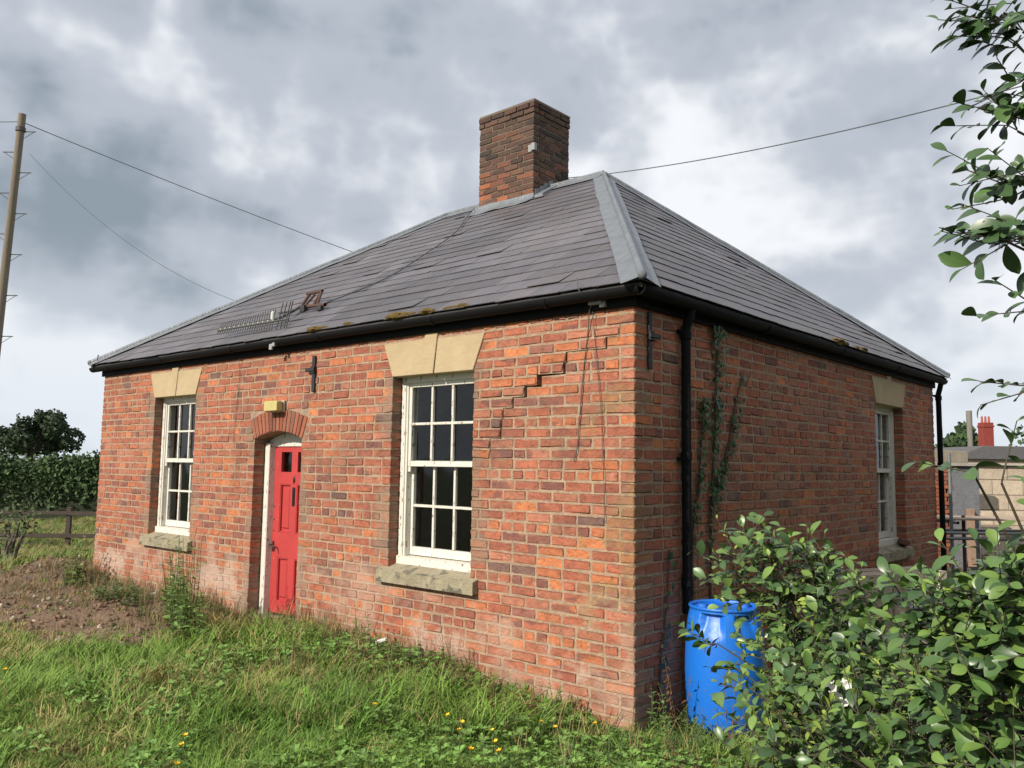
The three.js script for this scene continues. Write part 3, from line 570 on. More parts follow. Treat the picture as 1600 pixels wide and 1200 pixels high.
// ---- lead: hips, ridge, flashings
const leadTex = tex(512, 512, (i, j, c) => { const a = NZ[j * 512 + i], b = NF[((j * 5) % 512) * 512 + i], sc = ss(0.6, 0.7, NF[((j + i) % 512) * 512 + (i >> 2)]); const q = 0.62 + 0.45 * a + 0.12 * (b - 0.5) + 0.14 * sc; c[0] = 0.20 * q; c[1] = 0.217 * q; c[2] = 0.238 * q; }, { srgb: true });
const matLead = M({ map: leadTex, roughness: 0.46, bumpMap: bumpUv0, bumpScale: 0.006, metalness: 0.15 });
function leadLine(a, b, sideA, sideB, wing, lengths, name, extra = 0) { // sideA/B: unit vectors down the two slopes, square to the line
  let t0 = 0; const dir = b.clone().sub(a), len = dir.length(); dir.normalize(); const rr = rngOf(Math.round(len * 1000));
  lengths.forEach((f, k) => {
    const t1 = Math.min(len, t0 + f * len + 0.06), B = new Buf(), n = 14, lift = 0.026 + (lengths.length - k) * 0 + k * 0.005, prof = [];
    // cross-section: wing, roll, wing
    for (let q = 0; q <= 5; q++) prof.push([1, wing * (1 - q / 5) + 0.022]);
    for (let q = 0; q <= 8; q++) prof.push([0, Math.PI * q / 8]);
    for (let q = 0; q <= 5; q++) prof.push([2, wing * q / 5 + 0.022]);
    const upv = sideA.clone().add(sideB).multiplyScalar(-1).normalize(), across = sideB.clone().sub(sideA).normalize();
    for (let i = 0; i <= n; i++) {
      const t = lerp(t0, t1, i / n);
      prof.forEach(([m, v], q) => {
        const p = a.clone().addScaledVector(dir, t), wob = (fbm2(t * 5 + k * 3, q * 0.6, 3, 12) - 0.5) * 0.014, edge = m && v > wing * 0.95 ? (fbm2(t * 2, m, 2, 17) - 0.5) * 0.03 : 0;
        if (m === 0) p.addScaledVector(across, -Math.cos(v) * 0.028).addScaledVector(upv, lift + Math.sin(v) * 0.036 + wob * 0.4);
        else p.addScaledVector(m === 1 ? sideA : sideB, v + edge).addScaledVector(upv, lift * (1 - 0.18 * v / wing) + wob * 0.3);
        B.v(p.x, p.y, p.z, 0, 1, 0, t * 1.1, (m === 1 ? -v : m === 2 ? v : 0) * 1.1);
      });
    }
    const w = prof.length; for (let i = 0; i < n; i++) for (let q = 0; q < w - 1; q++) { const A = i * w + q, D = A + w; B.t(A, D, A + 1); B.t(A + 1, D, D + 1); }
    mesh(name, B.geo(true), matLead, roof); t0 = t1 - 0.07;
    if (k === lengths.length - 1 && name === 'hip_lead') { const cp = new THREE.SphereGeometry(0.034, 12, 8); cp.scale(1, 1.05, 1); const e = a.clone().addScaledVector(dir, t1 - 0.006).addScaledVector(upv, lift + 0.006); cp.translate(e.x, e.y, e.z); mesh('hip_end', cp, matLead, roof); }
  });
}
const nF = new THREE.Vector3(0, OH - ZR, RIDGE - EAVE).normalize(), nS = new THREE.Vector3(RIDGE - EAVE, OH - XA, 0).normalize(), nB = new THREE.Vector3(0, OH - ZR, -(RIDGE - EAVE)).normalize(), nE = new THREE.Vector3(-(RIDGE - EAVE), OH - XA, 0).normalize();
const downOf = (line, n, toward) => { const d = line.clone().normalize().cross(n).normalize(); if (d.dot(toward) < 0) d.negate(); return d; };
const hip = (a, b, n1, t1, n2, t2, wing, parts) => { const l = b.clone().sub(a); leadLine(a, b, downOf(l, n1, t1), downOf(l, n2, t2), wing, parts, 'hip_lead'); };
const tw = (x, z) => new THREE.Vector3(x, 0, z);
hip(P.a, P.nr.clone().addScaledVector(P.nr.clone().sub(P.a).normalize(), 0.03), nF, tw(-1, 0), nS, tw(0, -1), 0.135, [0.26, 0.27, 0.52]);
hip(P.a, P.fr, nS, tw(0, 1), nB, tw(-1, 0), 0.15, [0.33, 0.33, 0.36]); hip(P.b, P.nl, nF, tw(1, 0), nE, tw(0, -1), 0.15, [0.33, 0.33, 0.36]); hip(P.b, P.fl, nE, tw(0, 1), nB, tw(1, 0), 0.15, [0.5, 0.52]);
leadLine(P.b, P.a, downOf(tw(1, 0), nF, tw(0, 1)), downOf(tw(1, 0), nB, tw(0, -1)), 0.15, [0.34, 0.34, 0.34], 'ridge_lead');

// ---- eaves: black frieze board and half-round gutter
const matBlack = new THREE.MeshPhysicalMaterial({ color: lin(0.006, 0.006, 0.007), roughness: 0.7, specularIntensity: 0.35, bumpMap: bumpUv0, bumpScale: 0.004 });
mesh('frieze_board', box(-LF - 0.02, 0.03, 3.035, 3.17, 0.004, 0.03, 0.004), matBlack, house); mesh('frieze_board', box(0.004, 0.03, 3.035, 3.17, -LS - 0.02, 0.003, 0.004), matBlack, house);
mesh('soffit', box(-LF - 0.06, 0.1, 3.155, 3.166, 0.031, 0.1, 0.001), matBlack, house); mesh('soffit', box(0.031, 0.1, 3.155, 3.166, -LS - 0.06, 0.03, 0.001), matBlack, house);
function gutter(len) { const s = new THREE.Shape(), R = 0.056, q = 0.05; s.absarc(0, 0, R, Math.PI, 2 * Math.PI, false); s.lineTo(q, 0.004); s.absarc(0, 0.004, q, 2 * Math.PI, Math.PI, true); s.closePath(); return new THREE.ExtrudeGeometry(s, { depth: len, bevelEnabled: false, curveSegments: 12 }); }
{
  const g = gutter(LF + 0.25); g.rotateY(Math.PI / 2); g.translate(-LF - 0.13, 3.148, 0.105); mesh('gutter', g, matBlack, house);
  const s = gutter(LS + 0.25); s.rotateY(Math.PI); s.translate(0.108, 3.144, 0.12); mesh('gutter', s, matBlack, house);
  for (const x of [-8.3, -6.8, -5.2, -3.6, -2.0, -0.75]) { const b = gutter(0.05); b.scale(1.09, 1.09, 1); b.rotateY(Math.PI / 2); b.translate(x, 3.146, 0.105); mesh('gutter_joint', b, matBlack, house); }
  for (const z of [-1.9, -3.7, -5.5]) { const b = gutter(0.06); b.scale(1.09, 1.09, 1); b.rotateY(Math.PI); b.translate(0.108, 3.142, z); mesh('gutter_joint', b, matBlack, house); }
  for (const [z, y0, off] of [[-0.63, 0.82, 0.052], [-7.5, -0.1, 0.06]]) {
    const dp = mesh('downpipe', merged([tube([[0.1, 3.11, z], [0.085, 3.04, z], [off, 2.95, z], [off, 2.8, z], [off, 1.5, z], [off, y0, z]], 0.036, 40, 12), ...[2.9, 1.985, 1.05].map((y) => { const q = new THREE.CylinderGeometry(0.043, 0.043, 0.06, 14); q.translate(off, y, z); return q; })]), matBlack, house);
    for (const y of [2.93, 1.96]) mesh('pipe_bracket', box(0.003, off, y - 0.014, y + 0.014, z - 0.06, z + 0.06, 0.003), matBlack, dp);
  }
  const r = rngOf(15), moss = M({ color: lin(0.20, 0.13, 0.035), roughness: 1, bumpMap: bumpUv0, bumpScale: 0.02 });
  for (const [x, z, s] of [[-2.4, 0.13, 0.09], [-2.25, 0.12, 0.06], [-2.02, 0.13, 0.07], [-1.6, 0.13, 0.05], [-3.1, 0.13, 0.05], [-3.62, 0.13, 0.08], [-3.5, 0.12, 0.05], [-1.75, 0.12, 0.05], [0.13, -3.57, 0.09], [0.13, -3.75, 0.06], [0.13, -4.3, 0.07], [0.12, -4.1, 0.05]]) {
    const g = new THREE.IcosahedronGeometry(s, 3), p = g.attributes.position; for (let i = 0; i < p.count; i++) { const k = 0.55 + 0.9 * fbm3(p.getX(i) * 28 + x * 7, p.getY(i) * 28, p.getZ(i) * 28 + z, 3); p.setXYZ(i, p.getX(i) * k * (z > 0 ? 1.5 : 0.7), p.getY(i) * k * 0.4, p.getZ(i) * k * (z > 0 ? 0.7 : 1.5)); } g.computeVertexNormals(); g.translate(x, 3.2, z - 0.0); mesh('moss_cushion', g, moss, roof);
  }
}

// ================================================================ THE CHIMNEY
{
  const r = rngOf(91), ch = group('chimney', house), x0 = -4.815, x1 = -3.805, z1 = -3.40, z0 = -4.19, yb = 5.1, rows = 21, y0 = 5.12;
  const soot = M({ color: lin(0.19, 0.14, 0.10), map: mottle, bumpMap: bumpUv0, bumpScale: 0.012 });
  mesh('stack_mortar', box(x0 + 0.009, x1 - 0.009, yb - 0.3, 6.79, z0 + 0.009, z1 - 0.009, 0.002), soot, ch);
  const tint = (y) => { const up = ss(5.6, 6.15, y + (r() - 0.5) * 0.6), p = pick([[0.23, 0.09, 0.055, 3], [0.34, 0.115, 0.055, 1.6], [0.14, 0.07, 0.05, 3], [0.19, 0.10, 0.06, 2]], r), q = [0.10, 0.066, 0.048], s = [0.045, 0.036, 0.032], d = r() < 0.5 ? q : s, k1 = up * (0.5 + 0.5 * r()), k2 = 0.82 + 0.34 * r(); return p.slice(0, 3).map((v, n) => 1.0 * lerp(v, d[n], k1) * k2); };
  for (let k = 0; k < rows; k++) {
    const cap = k >= rows - 2, a = y0 + k * C, b = Math.min(a + C - 0.009, 6.835), pr = cap ? 0.011 : 0, X0 = x0 - pr, X1 = x1 + pr, Z0 = z0 - pr, Z1 = z1 + pr, odd = k % 2;
    const put = (xa, xb, za, zb) => { const B = new Buf(), j = (r() - 0.5) * 0.007; pushBox(B, xa, xb, a, b, za, zb + 0, 0.009, 0.011, r, null, tint(a), (r() - 0.5) * 0.03); const p = B.p; if (zb > Z1 - 0.001) for (let i = 2; i < p.length; i += 3) p[i] += j; mesh('brick', B.geo(), matBrickV, ch); };
    let x = X0; let first = true; while (x < X1 - 0.03) { let w = first ? (odd ? 0.116 : 0.238) : 0.238 * (0.94 + 0.12 * r()); if (X1 - x - w < 0.08) w = X1 - x; put(x + (first ? 0 : 0.004), x + w - (x + w >= X1 - 0.001 ? 0 : 0.004), Z1 - (first || x + w >= X1 - 0.001 ? 0.11 : 0.06), Z1); x += w; first = false; }
    let z = Z1 - 0.118; first = true; while (z > Z0 + 0.03) { let w = first ? (odd ? 0.12 : 0.24) : 0.238 * (0.94 + 0.12 * r()); if (z - w - Z0 < 0.08) w = z - Z0; put(X1 - 0.06, X1, z - w + 0.005, z - 0.004); z -= w; first = false; }
    if (cap) { put(X0, X0 + 0.06, Z0, Z1 - 0.12); put(X0 + 0.07, X1 - 0.07, Z0, Z0 + 0.06); }
  }
  mesh('flaunching', box(x0 - 0.012, x1 + 0.012, 6.80, 6.85, z0 - 0.012, z1 + 0.012, 0.02, 0.01), soot, ch);
  // lead apron in front, stepped pieces up the side
  const yz = (z) => EAVE + (OH - z) * (RIDGE - EAVE) / (OH - ZR);
  const ap = (xa, xb) => { const B = new Buf(); const rowsP = [[yz(z1) + 0.085, z1 + 0.012], [yz(z1) + 0.03, z1 + 0.016], [yz(z1 + 0.06) + 0.03, z1 + 0.06], [yz(z1 + 0.17) + 0.024, z1 + 0.17]]; const n = 12; for (let i = 0; i <= n; i++) rowsP.forEach(([y, z], q) => { const x = lerp(xa, xb, i / n); B.v(x, y + (fbm2(x * 5, q, 2, 3) - 0.5) * 0.018, z + (q === 3 ? (fbm2(x * 4, 1, 2, 8) - 0.5) * 0.04 : 0), 0, 1, 0, x, y + z); }); for (let i = 0; i < n; i++) for (let q = 0; q < 3; q++) { const A = i * 4 + q, D = A + 4; B.t(A, A + 1, D); B.t(D, A + 1, D + 1); } return B.geo(true); };
  mesh('apron_flashing', ap(x0 - 0.1, x1 + 0.02), matLead, ch);
  for (let k = 0; k < 4; k++) { const z = z1 - 0.03 - k * 0.095, y = yz(z); const g = prism([[0, y - 0.02], [0.092, y + 0.045], [0.092, y + 0.16], [0, y + 0.13]], 0, 0.006, 0.001); g.rotateY(Math.PI / 2); g.translate(x1 + 0.004 + (k % 2) * 0.006, 0, z); const m = mesh('step_flashing', g, matLead, ch); }
  { const g = prism([[0, 0], [0.36, 0.225], [0.36, 0.262], [0, 0.04]], 0, 0.16, 0.002); g.rotateY(Math.PI / 2); g.translate(x1 + 0.005, yz(z1) + 0.012, z1 + 0.0); mesh('side_flashing', g, matLead, ch); }
  mesh('cable_bracket', merged([box(x1 - 0.03, x1 + 0.035, 6.12, 6.22, z1 - 0.03, z1 + 0.025, 0.004), box(x1 - 0.09, x1 - 0.03, 6.11, 6.21, z1, z1 + 0.012, 0.003)]), M({ color: lin(0.26, 0.26, 0.26), roughness: 0.6 }), ch);
  mesh('stay_band', merged([box(x0 - 0.03, x0 - 0.004, 5.9, 5.925, z1 - 0.1, z1 - 0.05, 0.002), box(x1 + 0.004, x1 + 0.03, 5.9, 5.925, z0 + 0.02, z0 + 0.08, 0.002)]), matDark, ch);
}

// ================================================================ THINGS ON THE COTTAGE
{ // yellowed bulkhead lamp over the door
  const l = group('wall_lamp'); tag(l, 'yellowed plastic box lamp fixed on the brick wall above the red door', 'lamp'); l.position.set(-4.39, 2.47, 0);
  mesh('base', box(-0.125, 0.125, -0.062, 0.062, 0.006, 0.03, 0.006), M({ color: lin(0.45, 0.43, 0.36), roughness: 0.6 }), l);
  mesh('cover', box(-0.12, 0.12, -0.057, 0.057, 0.03, 0.115, 0.014), M({ color: lin(0.60, 0.50, 0.20), roughness: 0.45, map: mottle }), l);
}
{ // thin cables down the front, and a loose hook of wire at the gutter
  const cab = M({ color: lin(0.09, 0.085, 0.08), roughness: 0.6 }), V = (a) => new THREE.Vector3(...a);
  tag(mesh('cable', tube([[-0.40, 3.27, 0.15], [-0.385, 3.23, 0.17], [-0.36, 3.16, 0.175], [-0.33, 3.10, 0.06], [-0.37, 3.04, 0.038], [-0.4, 2.9, 0.013], [-0.43, 2.7, 0.011], [-0.452, 2.5, 0.012], [-0.478, 2.2, 0.011], [-0.50, 2.0, 0.012], [-0.525, 1.93, 0.012]], 0.0042, 60, 5), cab), 'thin grey cable hanging from the gutter hook down the cracked corner brickwork', 'cable');
  tag(mesh('cable', tube([[-0.345, 3.03, 0.036], [-0.34, 2.85, 0.013], [-0.32, 2.65, 0.012], [-0.285, 2.35, 0.013], [-0.265, 2.0, 0.012], [-0.25, 1.75, 0.013], [-0.245, 1.5, 0.012]], 0.0028, 50, 5), cab), 'very thin wire down the front brickwork closest to the corner', 'cable');
  tag(mesh('cable', tube([[-5.16, 3.03, 0.034], [-5.17, 2.9, 0.012], [-5.19, 2.6, 0.011], [-5.22, 2.3, 0.012], [-5.235, 2.1, 0.012]], 0.003, 40, 5), cab), 'thin wire down the front brickwork between door and far window', 'cable');
  tag(mesh('wire_hook', tube([[-8.66, 3.17, 0.1], [-8.675, 3.24, 0.1], [-8.68, 3.30, 0.1], [-8.665, 3.33, 0.1], [-8.645, 3.31, 0.1]], 0.005, 24, 5), matDark), 'small bent wire hook standing on the far end of the gutter', 'hook');
  const gp = M({ color: lin(0.30, 0.30, 0.31), roughness: 0.5 });
  const br = mesh('gutter_end_clip', merged([box(-0.36, -0.24, 3.075, 3.10, 0.03, 0.075, 0.004, 0.004), box(-0.27, -0.22, 3.05, 3.10, 0.03, 0.06, 0.004, 0.004)]), gp, house);
  mesh('gutter_end_clip', merged([box(-4.36, -4.31, 3.05, 3.11, 0.155, 0.175, 0.004, 0.004), box(-4.30, -4.26, 3.08, 3.12, 0.16, 0.18, 0.004, 0.004)]), gp, house);
}
{ // fallen television aerial
  const a = group('television_aerial'); tag(a, 'broken television aerial with many rods lying on the slate roof above the door', 'aerial'); a.position.set(-4.45, 3.4, -0.2);
  const met = M({ color: lin(0.07, 0.068, 0.065), roughness: 0.6 }), rust = M({ color: lin(0.10, 0.045, 0.03), roughness: 0.8, map: mottle }), blk = M({ color: lin(0.03, 0.03, 0.03), roughness: 0.5 }), o = a.position;
  const Lp = (p) => new THREE.Vector3(...p).sub(o), T = (pts, r, s = 8) => tube(pts.map(Lp), r * 1.15, s, 6);
  const A = [-5.70, 3.40, 0.0], Bq = [-4.38, 3.41, -0.06]; const at2 = (t) => [lerp(A[0], Bq[0], t), lerp(A[1], Bq[1], t), lerp(A[2], Bq[2], t)];
  mesh('boom', T([A, Bq], 0.011), met, a);
  for (let k = 0; k < 24; k++) { const p = at2(0.01 + k / 24 * 0.82), h = lerp(0.075, 0.15, k / 24); mesh('rod', T([[p[0], p[1] - h * 0.7, p[2] + 0.02], [p[0] + 0.004, p[1], p[2]], [p[0], p[1] + h, p[2] - 0.03]], 0.0045, 3), met, a); if (k % 2) { const s = new THREE.SphereGeometry(0.013, 6, 5); s.translate(...Lp([p[0], p[1] + 0.012, p[2]]).toArray()); mesh('rod_clip', s, M({ color: lin(0.4, 0.4, 0.34) }), a); } }
  for (const t of [0.87, 0.92, 0.97, 1.0]) { const p = at2(t); mesh('reflector_rod', T([[p[0], p[1] - 0.12, p[2] + 0.03], [p[0], p[1], p[2]], [p[0], p[1] + 0.2, p[2] - 0.05]], 0.006, 3), blk, a); }
  mesh('reflector_bar', T([[-4.62, 3.5, -0.1], [-4.36, 3.5, -0.11]], 0.008), blk, a);
  const bx = new THREE.CapsuleGeometry(0.022, 0.06, 4, 8); bx.translate(...Lp([-4.66, 3.47, -0.05]).toArray()); mesh('dipole_box', bx, M({ color: lin(0.55, 0.54, 0.5) }), a);
  mesh('mast', T([[-4.62, 3.42, -0.06], [-4.70, 3.55, -0.30], [-4.82, 3.67, -0.52]], 0.014), met, a);
  mesh('bracket', merged([T([[-4.86, 3.66, -0.52], [-4.18, 3.59, -0.38]], 0.018), T([[-4.83, 3.66, -0.52], [-4.81, 3.82, -0.62]], 0.014), T([[-4.86, 3.83, -0.62], [-4.5, 3.81, -0.57]], 0.016), T([[-4.52, 3.81, -0.575], [-4.38, 3.62, -0.42]], 0.013), T([[-4.72, 3.66, -0.5], [-4.68, 3.80, -0.6]], 0.012), T([[-4.5, 3.64, -0.46], [-4.55, 3.8, -0.58]], 0.012)]), rust, a);
  mesh('clamp', merged([box(-0.26, -0.18, 0.17, 0.25, -0.28, -0.22, 0.005), box(0.12, 0.2, 0.14, 0.2, -0.22, -0.17, 0.005)]), blk, a);
  mesh('coax', T([[-4.2, 3.60, -0.38], [-3.95, 3.95, -1.0], [-4.0, 4.35, -1.62], [-4.25, 4.85, -2.4], [-4.75, 5.3, -3.1], [-4.9, 5.55, -3.42]], 0.005, 60), blk, a);
}
{ // half brick left on the side sill
  const B = new Buf(), r = rngOf(5); pushBox(B, -0.055, 0.055, 0, 0.07, -0.11, 0.11, 0.008, 0.01, r, null, [0.2, 0.1, 0.075]);
  const b = mesh('loose_brick', B.geo(), matBrickV); b.position.set(-0.005, 1.005, -5.98); b.rotation.set(0, 0.35, -0.28); tag(b, 'loose brick lying on the stone sill of the side window', 'brick');
}

// ================================================================ LEAVES
function leafGeo(len, wid, fold, curl, seg = 4, belly = 0.6) { // along +y, face +z
  const B = new Buf();
  for (let i = 0; i <= seg; i++) {
    const t = i / seg, w = wid * 0.5 * Math.pow(Math.sin(Math.PI * Math.pow(clamp(t * 0.985 + 0.01), belly > 0.5 ? 1.4 : 0.8)), belly > 0.5 ? 0.62 : 0.8) + (i === 0 ? wid * 0.03 : 0), y = len * t, z = -curl * len * t * t;
    B.v(-w, y, z + fold * w, 0, 0, 1, 0, t); B.v(0, y, z, 0, 0, 1, 0.5, t); B.v(w, y, z + fold * w, 0, 0, 1, 1, t);
  }
  for (let i = 0; i < seg; i++) { const a = i * 3; B.t(a, a + 1, a + 3); B.t(a + 1, a + 4, a + 3); B.t(a + 1, a + 2, a + 4); B.t(a + 2, a + 5, a + 4); }
  const g = B.geo(true); g.deleteAttribute('uv1'); return g;
}
const veinTex = tex(64, 128, (i, j, c) => { const u = Math.abs(i / 63 - 0.5) * 2, v = j / 127, mid = u < 0.07 ? 1 : 0, side = ss(0.86, 1, Math.cos((v - u * 0.28) * 55)) * 0.5; const q = 0.78 + 0.2 * NZ[(j * 2) * 512 + i * 4] + 0.35 * Math.max(mid, side * 0.5); c[0] = q * 0.95; c[1] = q; c[2] = q * 0.8; });
const zUp = new THREE.Vector3(0, 1, 0);
const mtx = new THREE.Matrix4(), qa = new THREE.Quaternion(), vx = new THREE.Vector3(), vy = new THREE.Vector3(), vz = new THREE.Vector3();
function leafMatrix(pos, dir, facing, s) { vy.copy(dir).normalize(); vx.crossVectors(vy, facing).normalize(); vz.crossVectors(vx, vy); return new THREE.Matrix4().makeBasis(vx.clone().multiplyScalar(s), vy.clone().multiplyScalar(s), vz.clone().multiplyScalar(s)).setPosition(pos); }
function copies(name, geo, mat, list, parent, colors) {
  const m = new THREE.InstancedMesh(geo, mat, list.length); m.name = parent ? name : numbered(name); list.forEach((q, k) => { m.setMatrixAt(k, q); if (colors) m.setColorAt(k, colors[k]); }); m.castShadow = m.receiveShadow = true; m.userData.kind = 'stuff'; (parent || scene).add(m); return m;
}
const rv = (r, k = 1) => new THREE.Vector3(r() - 0.5, r() - 0.5, r() - 0.5).multiplyScalar(2 * k);

// ---- ivy up the side wall
{
  const r = rngOf(301), iv = group('ivy'); tag(iv, 'dead-edged green ivy climbing the shaded side wall beside the downpipe', 'ivy');
  const strands = [[[3.05, -1.2], [2.87, -1.21], [2.47, -1.18], [2.17, -1.155], [1.78, -1.1], [1.5, -1.08], [0.9, -1.06], [0.1, -1.0]], [[2.46, -0.98], [2.12, -0.935], [1.785, -0.887], [1.48, -0.8], [1.08, -0.78], [0.6, -0.82], [0.05, -0.9]], [[2.69, -1.664], [2.4, -1.51], [2.13, -1.41], [1.95, -1.31], [1.78, -1.21], [1.6, -1.1]], [[1.3, -0.45], [0.9, -0.4], [0.5, -0.32], [0.05, -0.3]]];
  const geos = [0, 1].map((k) => leafGeo(0.05, 0.05, 0.15, 0.15 + 0.2 * k, 2, 0.4)), list = [[], []], cols = [[], []];
  for (const s of strands) {
    const c = new THREE.CatmullRomCurve3(s.map(([y, z]) => new THREE.Vector3(0.014, y, z)));
    mesh('stem', taper(s.slice().reverse().map(([y, z]) => new THREE.Vector3(0.012, y, z)), 0.012, 0.004, 30, 5), M({ color: lin(0.09, 0.065, 0.045) }), iv);
    const L = c.getLength(), n = Math.round(L * (s[0][0] < 1.5 ? 110 : 165));
    for (let k = 0; k < n; k++) { const t = r(), p = c.getPoint(t), y = p.y, dens = y > 2.75 ? 1 : y > 1.75 ? 0.95 : y > 1.3 ? 0.55 : 0.4; if (r() > dens) continue; const w = y > 2.8 ? 0.1 : 0.062; p.z += (r() + r() - 1) * w * 1.3; p.x = 0.012 + r() * 0.05; const q = k & 1; list[q].push(leafMatrix(p, new THREE.Vector3(0.35 * r(), -0.8 + 0.5 * r(), (r() - 0.5) * 1.4), new THREE.Vector3(1, 0.5 * r(), 0.8 * (r() - 0.5)), 0.5 + 0.5 * r())); const v = 0.6 + 0.7 * r(); cols[q].push(r() < (y < 1.5 ? 0.3 : 0.05) ? lin(0.16 * v, 0.10 * v, 0.03) : lin(0.042 * v, 0.088 * v, 0.028 * v)); }
  }
  geos.forEach((g, k) => copies('foliage', g, M({ roughness: 0.5, side: THREE.DoubleSide }), list[k], iv, cols[k]));
}

// ================================================================ THE BLUE BARREL
{
  const b = group('water_barrel'); b.position.set(0.335, 0.02, -0.66); b.rotation.y = 0.5; tag(b, 'bright blue plastic water barrel standing under the downpipe by the corner', 'barrel');
  const scuff = tex(512, 512, (i, j, c) => { const a = NZ[j * 512 + i], sc = ss(0.62, 0.7, NF[((j * 4) % 512) * 512 + (i >> 1)] * 0.5 + a * 0.5), di = ss(0.6, 0.75, NZ[((j * 2 + 60) % 512) * 512 + (i * 3 + 100) % 512]); c[0] = lerp(lerp(0.012, 0.10, sc * 0.5), 0.10, di * 0.22); c[1] = lerp(lerp(0.155, 0.24, sc * 0.5), 0.12, di * 0.22); c[2] = lerp(lerp(0.62, 0.66, sc * 0.5), 0.14, di * 0.22); }, { srgb: true });
  const blue = new THREE.MeshPhysicalMaterial({ map: scuff, roughness: 0.4, bumpMap: bumpUv0, bumpScale: 0.002 });
  const prof = [[0.235, 0], [0.25, 0.012], [0.257, 0.05], [0.268, 0.16], [0.277, 0.3], [0.281, 0.42], [0.279, 0.55], [0.272, 0.68], [0.262, 0.77], [0.252, 0.83], [0.243, 0.862], [0.243, 0.872], [0.25, 0.878], [0.253, 0.886], [0.25, 0.895], [0.242, 0.897], [0.232, 0.89], [0.228, 0.868]];
  const pts = []; const cur = new THREE.CatmullRomCurve3(prof.map((p) => new THREE.Vector3(p[0], p[1], 0)), false, 'centripetal'); for (let k = 0; k <= 90; k++) { const q = cur.getPoint(k / 90); pts.push(new THREE.Vector2(q.x, q.y)); }
  const g = new THREE.LatheGeometry(pts, 96), p = g.attributes.position;
  for (let i = 0; i < p.count; i++) { // two hand-holds pressed in under the rim
    const x = p.getX(i), y = p.getY(i), z = p.getZ(i), a = Math.atan2(x, z); let k = 0;
    for (const c of [-0.38, 0.62, 2.6, -2.6]) { let d = Math.abs(a - c); if (d > Math.PI) d = 2 * Math.PI - d; k = Math.max(k, (1 - ss(0.24, 0.36, d)) * (y < 0.85 ? ss(0.66, 0.84, y) : 1 - ss(0.85, 0.858, y))); }
    if (y < 0.866) { const f = 1 - 0.16 * k; p.setX(i, x * f); p.setZ(i, z * f); }
  }
  g.computeVertexNormals(); mesh('body', g, blue, b);
  const lid = new THREE.CylinderGeometry(0.236, 0.236, 0.02, 48); lid.translate(0, 0.862, 0); mesh('top', lid, blue, b);
  for (const [x, z] of [[0.14, -0.08], [-0.15, 0.06]]) { const c = new THREE.CylinderGeometry(0.036, 0.042, 0.035, 20); c.translate(x, 0.888, z); mesh('bung', c, blue, b); }
}

// ================================================================ FAR LEFT: fence, hedge, oak, bare shrub, pole
const rgt = new THREE.Vector3(1, 0, 0).applyQuaternion(camera.quaternion).setY(0).normalize(), fwd = new THREE.Vector3(0, 0, -1).applyQuaternion(camera.quaternion).setY(0).normalize();
{
  const r = rngOf(401), f = group('post_and_rail_fence'), p0 = at(105, 855, 20); tag(f, 'dark timber post and rail fence on the grass beyond the cottage', 'fence');
  const base = new THREE.Vector3(p0.x, ground(p0.x, p0.z), p0.z); f.position.copy(base); f.rotation.y = Math.atan2(-rgt.z, rgt.x);
  const wood = M({ color: lin(0.075, 0.055, 0.042), map: mottle, bumpMap: bumpUv0, bumpScale: 0.006, roughness: 0.9 });
  for (const x of [-5.7, -3.8, -1.9, 0, 1.9, 3.8]) mesh('post', box(x - 0.055, x + 0.055, -0.35, 0.97 + (r() - 0.5) * 0.03, -0.05, 0.05, 0.008, 0.01), wood, f);
  for (let k = 0; k < 5; k++) for (const y of [0.84, 0.32]) { const x = -5.7 + k * 1.9; mesh('rail', box(x, x + 1.9, y - 0.045 + (r() - 0.5) * 0.02, y + 0.045, 0.052, 0.09, 0.005, 0.012), wood, f); }
}
const leafTri = (() => { const B = new Buf(); B.v(-0.5, 0, 0, 0, 0, 1); B.v(0.5, 0.1, 0, 0, 0, 1); B.v(0.35, 0.9, 0.12, 0, 0, 1); B.v(-0.4, 0.8, -0.1, 0, 0, 1); B.t(0, 1, 2); B.t(0, 2, 3); const g = B.geo(true); g.deleteAttribute('uv1'); return g; })();
const matFar = M({ roughness: 0.8, side: THREE.DoubleSide });
